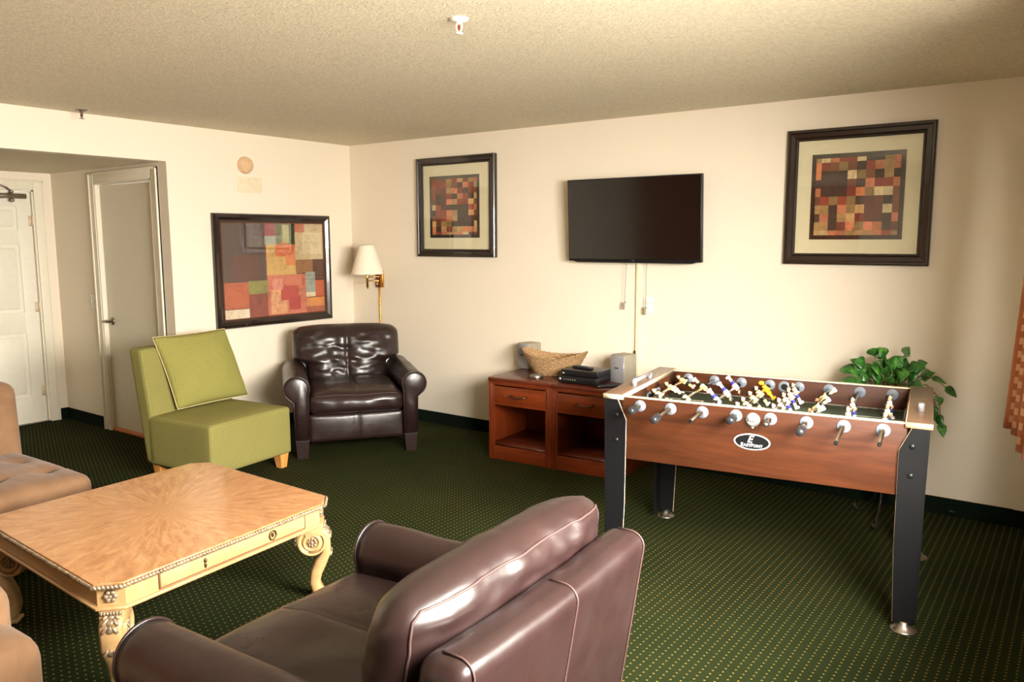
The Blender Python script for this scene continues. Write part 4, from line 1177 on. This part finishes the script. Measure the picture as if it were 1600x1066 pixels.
def picture(x0, x1, z0, z1, label, prof, aw, grid, colw, rowh, art):
    cx, cz = (x0+x1)/2, (z0+z1)/2; w, h = x1-x0, z1-z0
    t = thing('framed_picture', (cx, 0, cz), 0, label, 'framed picture'); I = Matrix()
    frame_mesh(w, h, prof, I).build('frame', 'frame', t)
    b = MB(); b.smooth = False; ins = prof[-1][0]-0.004
    b.box(-w/2+ins, w/2-ins, -0.012, -0.004, -h/2+ins, h/2-ins); b.build('mat_board', 'mat_board', t)
    ax0, ax1, az0, az1 = [art[0]-cx, art[1]-cx, art[2]-cz, art[3]-cz]
    b = MB(); b.smooth = False; b.box(ax0, ax1, -0.0145, -0.0118, az0, az1); b.build('print_border', 'frame', t)
    bw = 0.026; ax0 += bw; ax1 -= bw; az0 += bw; az1 -= bw
    tw, th = sum(colw), sum(rowh); R = []
    z = az1
    for r, row in enumerate(grid):
        x = ax0; dz = (az1-az0)*rowh[r]/th
        for c, ch in enumerate(row):
            dx = (ax1-ax0)*colw[c]/tw
            col = PC[ch]; k = 1+0.10*math.sin(r*7.3+c*3.1); col = tuple(min(255, q*k) for q in col)
            R.append((x, x+dx, z-dz, z, col, 0.0)); x += dx
        z -= dz
    paint_mesh('art_print', R, t, I, -0.0150)
    g = MB(); g.smooth = False; g.box(-w/2+ins, w/2-ins, -0.0200, -0.0185, -h/2+ins, h/2-ins); g.build('glass', 'pic_glass', t)
    return t
prof = [(0.0, 0.0), (0.0, 0.034), (0.006, 0.040), (0.016, 0.040), (0.022, 0.034), (0.044, 0.032), (0.050, 0.027), (0.056, 0.030), (0.060, 0.029), (0.064, 0.022)]
prof2 = [(a*1.06, b_) for a, b_ in prof]
picture(0.853, 1.689, 1.450, 2.268, 'framed patchwork print in a dark frame, left of the television', prof, 0.5,
    ['BRBGRTBGO', 'RRRGBDORG', 'BRNTKRDRB', 'RDNRDKRDT', 'BDNKTRRTB', 'PRNDDDDRO', 'DRRKGDDTR', 'BRRKGDDND', 'TBGGDDDDT', 'ODTRGTOOT', 'KRKTTKPDR'],
    [0.7, 1, 1, 1, 1, 1, 1, 1, 0.5], [0.7]+[1]*9+[0.5], (0.986, 1.520, 1.607, 2.116))
picture(3.967, 4.788, 1.438, 2.250, 'framed patchwork print in a dark frame, right of the television', prof2, 0.5,
    ['GPORRPDDGK', 'ORBGBDRKGK', 'ODDDPGBDGD', 'DDDDBDKRRO', 'ODDDROGPPB', 'BRGRGDNNDB', 'TGDKGTNNPB', 'DKDTTRNNDK', 'GTDRKGKODB', 'TPOKGTGKRG'],
    [0.6]+[1]*8+[0.7], [0.5]+[1]*8+[0.55], (4.116, 4.638, 1.589, 2.100))
def big_picture():
    y0, y1, z0, z1 = -1.449, -0.287, 0.889, 1.803; w, h = y1-y0, z1-z0
    t = thing('framed_picture', (0, (y0+y1)/2, (z0+z1)/2), PI/2, 'wide framed abstract painting of colour blocks on the left wall', 'framed picture')
    I = Matrix()
    pf = [(0, 0), (0, 0.030), (0.008, 0.040), (0.030, 0.042), (0.052, 0.028), (0.062, 0.026), (0.066, 0.022)]
    frame_mesh(w, h, pf, I).build('frame', 'frame', t)
    frame_mesh(w-0.128, h-0.128, [(0, 0.018), (0, 0.026), (0.008, 0.026), (0.010, 0.016)], I).build('inner_lip', 'frame_lip', t)
    iw, ih = w-0.140, h-0.140; X = lambda u: -iw/2+u*iw; Z = lambda v: ih/2-v*ih
    Bl = [(0, 1, 0, 1, (120, 60, 50)), (0, .40, 0, .62, (78, 58, 52)), (.08, .34, .34, .6, (92, 52, 44)), (.40, .51, 0, .14, (150, 64, 66)), (.51, .70, 0, .23, (96, 104, 48)), (.575, .645, .02, .22, (170, 166, 104)), (.655, .70, 0, .22, (60, 64, 24)),
          (.40, .51, .14, .23, (150, 156, 140)), (.41, .71, .23, .56, (206, 168, 96)), (.50, .71, .23, .36, (206, 110, 62)), (.60, .71, .34, .46, (214, 130, 74)), (.70, 1, 0, .40, (206, 186, 146)), (.70, .80, 0, .10, (190, 116, 92)), (.78, .98, .10, .34, (220, 206, 168)), (.70, .89, .40, .55, (150, 108, 72)), (.88, 1, .40, .64, (84, 46, 34)),
          (0, .23, .62, .89, (186, 92, 56)), (0, .23, .90, 1, (226, 212, 184)), (.23, .41, .61, .75, (140, 140, 72)), (.23, .42, .75, 1, (140, 62, 50)), (.41, .80, .56, 1, (202, 116, 90)), (.44, .60, .72, .98, (222, 164, 118)), (.54, .72, .68, .84, (186, 66, 60)), (.62, .74, .80, .95, (178, 58, 56)), (.46, .56, .60, .72, (214, 140, 120)),
          (.80, .90, .54, .77, (150, 160, 150)), (.80, .90, .77, .82, (222, 206, 170)), (.90, 1, .64, .82, (190, 90, 50)), (.80, 1, .83, .93, (214, 140, 72)), (.80, 1, .93, 1, (170, 90, 64)), (.56, .60, .20, .225, (210, 90, 40))]
    R = [(X(a), X(b_), Z(d), Z(c), col, k*0.00012) for k, (a, b_, c, d, col) in enumerate(Bl)]
    b = MB(); b.smooth = False; b.box(-iw/2-0.004, iw/2+0.004, -0.0125, -0.004, -ih/2-0.004, ih/2+0.004); b.build('backing_board', 'frame', t)
    paint_mesh('painting', R, t, I, -0.0130)
    g = MB(); g.smooth = False; g.box(-iw/2-0.004, iw/2+0.004, -0.0200, -0.0185, -ih/2-0.004, ih/2+0.004); g.build('glass', 'pic_glass', t)
big_picture()

# ------------------------------------------------------------------ detector, wall patch, sprinklers
def detector():
    t = thing('smoke_detector', (0.0, -1.12, 2.187), 0, 'round aged smoke detector on the left wall above the painting', 'smoke detector')
    Mx = RY(PI/2)
    b = MB(); b.lathe([(0.068, 0.0), (0.068, 0.012), (0.064, 0.016), (0.060, 0.034), (0.050, 0.040), (0.0, 0.042)], 40, Mx, cap=False); b.build('body', 'detector', t)
    b = MB(); b.lathe([(0.030, 0.041), (0.031, 0.044), (0.034, 0.044), (0.035, 0.040)], 30, Mx, cap=False); b.build('vent_ring', 'detector', t)
    for k in (0, 1):
        b = MB(); b.ell((0.038, 0.012+0.018*k, -0.042+0.004*k), (0.004, 0.004, 0.004)); b.build('indicator', 'frame_lip', t)
detector()
b = MB(); b.box(0.0, 0.004, -1.165, -1.105, 1.985, 2.075, 0.001); b.box(0.0, 0.0025, -1.195, -0.965, 1.970, 2.095, 0.001)
tag(b.build('blank_wall_plate', 'patch'), 'faint cream blank plate on the left wall under the smoke detector', 'wall plate')
def sprinkler(loc, label, pend):
    t = thing('sprinkler_head', loc, 0, label, 'sprinkler')
    b = MB(); b.lathe([(0.0, 0.0), (0.037, 0.0), (0.037, -0.004), (0.030, -0.009), (0.014, -0.012), (0.0, -0.012)], 30, cap=False); b.build('escutcheon', 'white' if pend else 'brushed', t)
    b = MB(); b.cyl((0, 0, -0.010), (0, 0, -0.022), 0.011, 14)
    for s in (-1, 1): b.tube([(s*0.011, 0, -0.02), (s*0.015, 0, -0.032), (s*0.010, 0, -0.046), (0, 0, -0.054)], 0.003, 7)
    b.lathe([(0.0, -0.054), (0.016, -0.055), (0.016, -0.057), (0.0, -0.058)], 18, cap=False); b.build('frame_arms', 'white' if pend else 'brushed', t)
    b = MB(); b.ell((0, 0, -0.034), (0.0045, 0.0045, 0.011)); b.build('bulb', 'red', t)
sprinkler((3.50, -2.62, H), 'white sprinkler head with red bulb in the middle of the ceiling', True)
sprinkler((0.14, -2.44, H), 'small metal sprinkler head on the ceiling above the hallway opening', False)

# ------------------------------------------------------------------ plant on an iron stand
def plant():
    px, py = 4.68, -0.33
    st = thing('plant_stand', (px, py, 0), 0, 'black iron plant stand with curled feet behind the foosball table', 'plant stand')
    for k in range(3):
        a = k*2*PI/3+0.5; ca, sa = math.cos(a), math.sin(a)
        L = [(0.10*ca, 0.10*sa, 0.575), (0.05*ca, 0.05*sa, 0.45), (0.03*ca, 0.03*sa, 0.28), (0.06*ca, 0.06*sa, 0.12), (0.13*ca, 0.13*sa, 0.03), (0.18*ca, 0.18*sa, 0.008), (0.205*ca, 0.205*sa, 0.022), (0.20*ca, 0.20*sa, 0.04)]
        b = MB(); b.tube(L, 0.006, 8); b.build('leg', 'black', st)
    b = MB(); b.lathe([(0.0, 0.575), (0.12, 0.575), (0.12, 0.585), (0.0, 0.585)], 28, cap=False); b.build('tray', 'black', st)
    b = MB(); b.tube([(0.035*math.cos(k/20*2*PI), 0.035*math.sin(k/20*2*PI), 0.28) for k in range(20)], 0.005, 7, closed=True); b.build('ring', 'black', st)
    t = thing('potted_plant', (px, py, 0.585), 0, 'bushy green variegated pothos plant behind the right end of the foosball table', 'potted plant')
    b = MB(); b.lathe([(0.0, 0), (0.075, 0), (0.10, 0.13), (0.105, 0.14), (0.098, 0.14), (0.09, 0.12), (0.0, 0.12)], 30, cap=False); b.build('pot', 'pot', t)
    random.seed(11)
    stem = MB(); lf = []
    def leaf(bm_, p, d, up, L, w):
        d = d.normalized(); side = d.cross(up).normalized(); n = side.cross(d).normalized(); rows = 6; V = []
        for i in range(rows+1):
            s = i/rows; ww = w*(math.sin(min(1, s*1.02)**0.62*PI))**0.8 if 0 < s < 1 else 0.0
            c = p+d*L*s - up*0.25*L*s*s
            if ww == 0: V.append([bm_.bm.verts.new(c)])
            else: V.append([bm_.bm.verts.new(c-side*ww+n*ww*0.25), bm_.bm.verts.new(c), bm_.bm.verts.new(c+side*ww+n*ww*0.25)])
        for i in range(rows):
            A, B = V[i], V[i+1]
            if len(A) == 1 and len(B) == 3: fs = [(A[0], B[0], B[1]), (A[0], B[1], B[2])]
            elif len(A) == 3 and len(B) == 1: fs = [(A[0], B[0], A[1]), (A[1], B[0], A[2])]
            elif len(A) == 3: fs = [(A[0], B[0], B[1], A[1]), (A[1], B[1], B[2], A[2])]
            else: fs = []
            for f in fs:
                ff = bm_.bm.faces.new(f); ff.smooth = True
    def put(base, tip, r, L, w):
        mid = (base+tip)/2+Vector((0, 0, 0.04)); stem.tube([base, mid, tip], 0.0022, 5)
        d = (tip-base); d.z -= 0.06; d.normalize()
        d = (d+Vector((random.uniform(-.5, .5), random.uniform(-.7, .2), random.uniform(-.5, .25)))).normalized()
        up = (Vector((0, -0.7, 0.7))+Vector((random.uniform(-.6, .6), random.uniform(-.3, .3), random.uniform(-.3, .5)))).normalized()
        m = MB(); leaf(m, tip, d, up, L, w); o = m.build('leaf', 'leaf', t); o.modifiers.new('thickness', 'SOLIDIFY').thickness = 0.0008
    for k in range(88):
        a = random.uniform(0, 2*PI) if k > 36 else random.uniform(-PI, 0); el = random.uniform(0.0, 1.2) if k > 24 else random.uniform(0.5, 1.4); R_ = random.uniform(0.6, 1.0) if k > 24 else random.uniform(0.3, 0.7)
        tip = Vector((math.cos(a)*math.cos(el)*0.205*R_, math.sin(a)*math.cos(el)*0.14*R_-0.01, 0.17+math.sin(el)*0.22*R_))
        if tip.y > 0.2: tip.y = 0.2
        base = Vector((tip.x*0.3, tip.y*0.3, 0.125)); put(base, tip, 0, random.uniform(0.068, 0.098), random.uniform(0.032, 0.044))
    for tip, b0 in (((0.24, -0.02, 0.17), (0.12, 0, 0.2)), ((0.27, 0.0, 0.22), (0.14, 0, 0.24)), ((0.23, -0.03, 0.12), (0.18, 0, 0.2)), ((0.25, -0.02, 0.07), (0.2, 0, 0.15)), ((0.265, -0.02, 0.02), (0.24, 0, 0.12)), ((-0.2, -0.03, 0.12), (-0.1, 0, 0.15)), ((0.2, 0.0, 0.26), (0.1, 0, 0.2)), ((-0.19, 0, 0.2), (-0.1, 0, 0.18))):
        put(Vector(b0), Vector(tip), 0, 0.075, 0.024)
    stem.build('stems', 'stem', t)
    m = MB(); leaf(m, Vector((0, 0, 0.005)), Vector((0.25, -0.6, 0.0)), Vector((0, 0, 1)), 0.07, 0.014); o = m.build('fallen_leaf', 'leaf', None, (4.985, -0.05, 0.03)); o.modifiers.new('thickness', 'SOLIDIFY').thickness = 0.0008
    o.rotation_euler = (-0.6, 0, 0)
    tag(o, 'small fallen green leaf on the carpet against the baseboard', 'leaf')
plant()

# ------------------------------------------------------------------ curtains
def curtain(name, P0, P1, z0, z1, amp, folds, label, dep, bow=0.0, step=None):
    P0, P1 = Vector(P0), Vector(P1); d = (P1-P0); L = d.length; dn = d.normalized(); nr = Vector((-dn.y, dn.x))
    t = thing(name, (0, 0, 0), 0, label, 'curtain')
    nu, nv = folds*14+1, 20
    def cloth(thk, ztop, zbot):
        bm = bmesh.new(); uvl = bm.loops.layers.uv.new('UVMap'); V = []; S = []
        s = 0
        for i in range(nu):
            u = i/(nu-1); s = u*L*1.5; row = []
            for j in range(nv):
                v = j/(nv-1); z = zbot+(ztop-zbot)*v
                a = amp*(0.8+0.4*math.sin(i*0.13))*math.sin(u*folds*2*PI+0.5*math.sin(u*9))*(1.15-0.35*v)
                flare = dep*(1-v)**1.4
                off = nr*(a+bow*math.sin(u*PI)+flare+thk); p = P0+d*u+off
                row.append(bm.verts.new((p.x, p.y, z)))
            V.append(row); S.append(s)
        for i in range(nu-1):
            for j in range(nv-1):
                f = bm.faces.new((V[i][j], V[i+1][j], V[i+1][j+1], V[i][j+1])); f.smooth = True
                for l, (ii, jj) in zip(f.loops, ((i, j), (i+1, j), (i+1, j+1), (i, j+1))): l[uvl].uv = (S[ii], zbot+(ztop-zbot)*jj/(nv-1))
        return bm
    for nm, thk, zb, mt in (('drape', 0.0, z0, 'curtain'), ('lining', -step[0] if step else -0.004, z0+(step[1] if step else 0.02), 'curtain_lining')):
        bm = cloth(thk, z1, zb); me = bpy.data.meshes.new(nm); bm.to_mesh(me); bm.free(); me.materials.append(M[mt])
        o = bpy.data.objects.new(nm, me); COL.objects.link(o); o.parent = t
        if mt == 'curtain': o.modifiers.new('thickness', 'SOLIDIFY').thickness = 0.0015
    return t
curtain('window_curtain', (5.47, -2.05), (5.365, -1.42), 0.872, 2.30, 0.025, 5, 'orange checked curtain hanging at the right edge of the photo', 0.045, 0, (0.012, 0.06))
curtain('window_curtain', (-0.0+0.02, YS+0.10), (3.05, YS+0.10), 0.45, 2.28, 0.035, 22, 'closed orange curtain on the wall behind the camera, seen mirrored in the television', 0.0)
bpy.context.view_layer.update()
